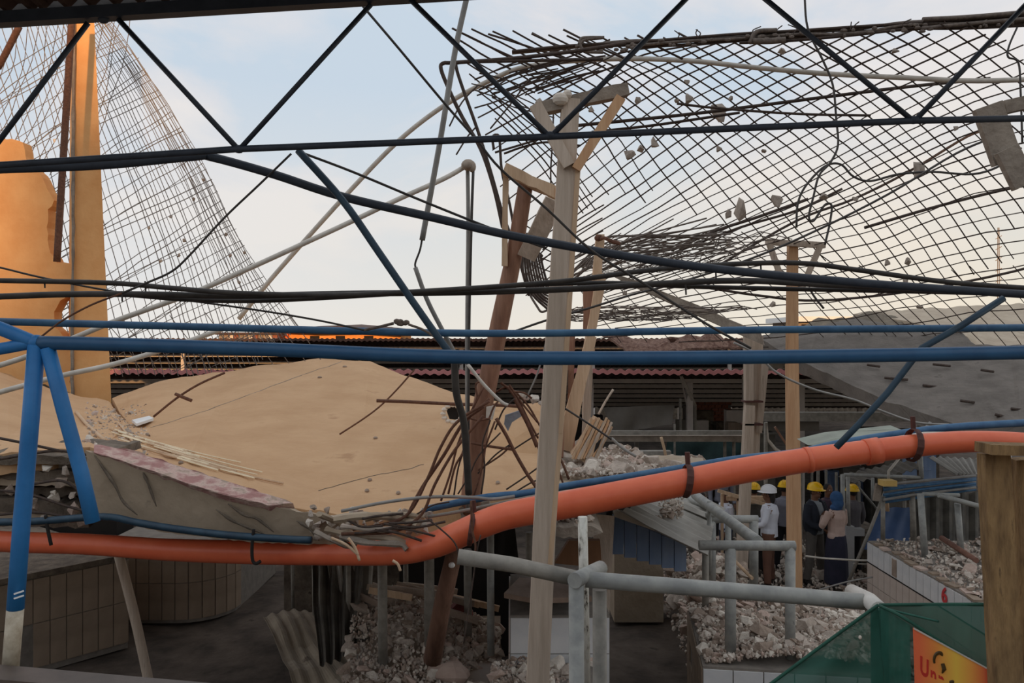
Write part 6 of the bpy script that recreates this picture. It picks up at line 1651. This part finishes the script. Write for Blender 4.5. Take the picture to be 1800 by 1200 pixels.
    if tablet:
        w_ = T(*[(a + b2) / 2 for a, b2 in zip(arm_pts(-1, arms[0])[2], arm_pts(1, arms[1])[2])])
        MB().box(w_ + rt_ @ Vector((0, -.10, .03)), (.24, .17, .012), rt_ @ Euler((.5, 0, 0)).to_matrix()).build('clipboard', M_pvcg, label='pale clipboard held by the white-shirted person in the white hard hat', cat='clipboard')
    return p

Y = mat('yellow hard hat', srgb(240, 186, 10), srgb(246, 196, 20), .35, 0, 3, bump=0)
Wh = mat('white hard hat', srgb(232, 232, 234), srgb(240, 240, 242), .35, 0, 3, bump=0)
cl = lambda n, a, b=None: mat(n, srgb(*a), srgb(*(b or a)), .9, 0, 6, bump=.15)
fwd = ((-.20, -.22, 1.08), (-.10, -.40, 1.12))
fwr = ((.20, -.22, 1.08), (.10, -.40, 1.12))
def af(s, ex=.26, ey=-.06, ez=1.12, hx=.10, hy=-.36, hz=1.10):
    return ((s * ex, ey, ez), (s * hx, hy, hz))
person(1352, 1028, 14.0, 1.73, R(-118), 'person in a white shirt, brown trousers and white hard hat holding a clipboard', cl('white shirt', (214, 216, 226), (226, 228, 236)), cl('brown trousers', (100, 68, 54), (112, 78, 62)),
       Wh, 'long', (af(-1), af(1)), stance=.16, tablet=True)
person(1379, 1010, 15.0, 1.64, R(150), 'person in a grey shirt and yellow hard hat partly hidden by the orange T-post', cl('grey shirt', (120, 120, 132), (132, 132, 142)), cl('black trousers', (34, 32, 36)), Y, None, ((.26, -.1), (.26, -.1)))
person(1326, 1000, 15.0, 1.60, R(160), 'person whose yellow hard hat shows left behind the white hard hat', cl('ochre shirt', (150, 120, 92)), cl('black trousers', (34, 32, 36)), Y, None, ((.26, -.1), (.26, -.1)))
person(1432, 1022, 14.2, 1.74, R(35), 'person in dark open jacket and yellow hard hat facing the headscarved person', cl('pale grey shirt', (128, 134, 138), (140, 146, 150)), cl('grey trousers', (84, 78, 72), (94, 88, 82)), Y, None, (af(-1, .27, -.05, 1.12, .12, -.28, 1.0), af(1, .25, -.1, 1.15, .05, -.3, 1.25)),
       vest=cl('dark jacket', (30, 34, 44), (38, 42, 52)), stance=.2)
person(1470, 1028, 13.8, 1.68, R(-150), 'person in blue headscarf, pink-beige top and long dark skirt seen from behind', cl('pink beige top', (184, 158, 146), (198, 172, 160)), cl('navy skirt', (32, 34, 50), (42, 40, 58)), None, None,
       (af(-1, .25, -.05, 1.12, .05, -.26, 1.2), af(1, .25, -.1, 1.14, .0, -.28, 1.26)), skirt=True, scarf=cl('blue headscarf', (44, 78, 122), (60, 98, 142)))
person(1499, 1010, 14.8, 1.60, R(-160), 'person in a dark grey top whose yellow hard hat shows beside the tall frame', cl('dark grey top', (96, 92, 96), (108, 104, 106)), cl('black trousers', (34, 32, 36)), Y, None, ((.26, -.1), (.26, -.1)))
person(1455, 1000, 15.0, 1.62, R(20), 'dark-clothed person mostly hidden between jacket wearer and headscarf wearer', cl('plum shirt', (66, 52, 66), (78, 62, 74)), cl('black trousers', (34, 32, 36)), None, None, (af(-1), af(1)))
person(1233, 980, 14.7, 1.52, R(100), 'person in a pale blue shirt half hidden left of the pipe frames', cl('pale blue shirt', (170, 180, 205), (190, 198, 216)), cl('blue jeans', (48, 64, 92), (58, 76, 104)), None, None, ((.26, -.1), (.26, -.1)))
person(1276, 985, 14.9, 1.52, R(-80), 'person in a white shirt standing behind the diagonal pipe, left of the group', cl('white shirt', (214, 216, 226), (226, 228, 236)), cl('blue jeans', (48, 64, 92), (58, 76, 104)), None, None, (af(-1), (.26, -.1)))
person(1268, 985, 17.0, 1.66, R(0), 'distant person whose yellow hard hat peeps above the orange pipe', cl('grey shirt', (120, 120, 132), (132, 132, 142)), cl('black trousers', (34, 32, 36)), Y, None, ((.26, -.1), (.26, -.1)), z0=.0)
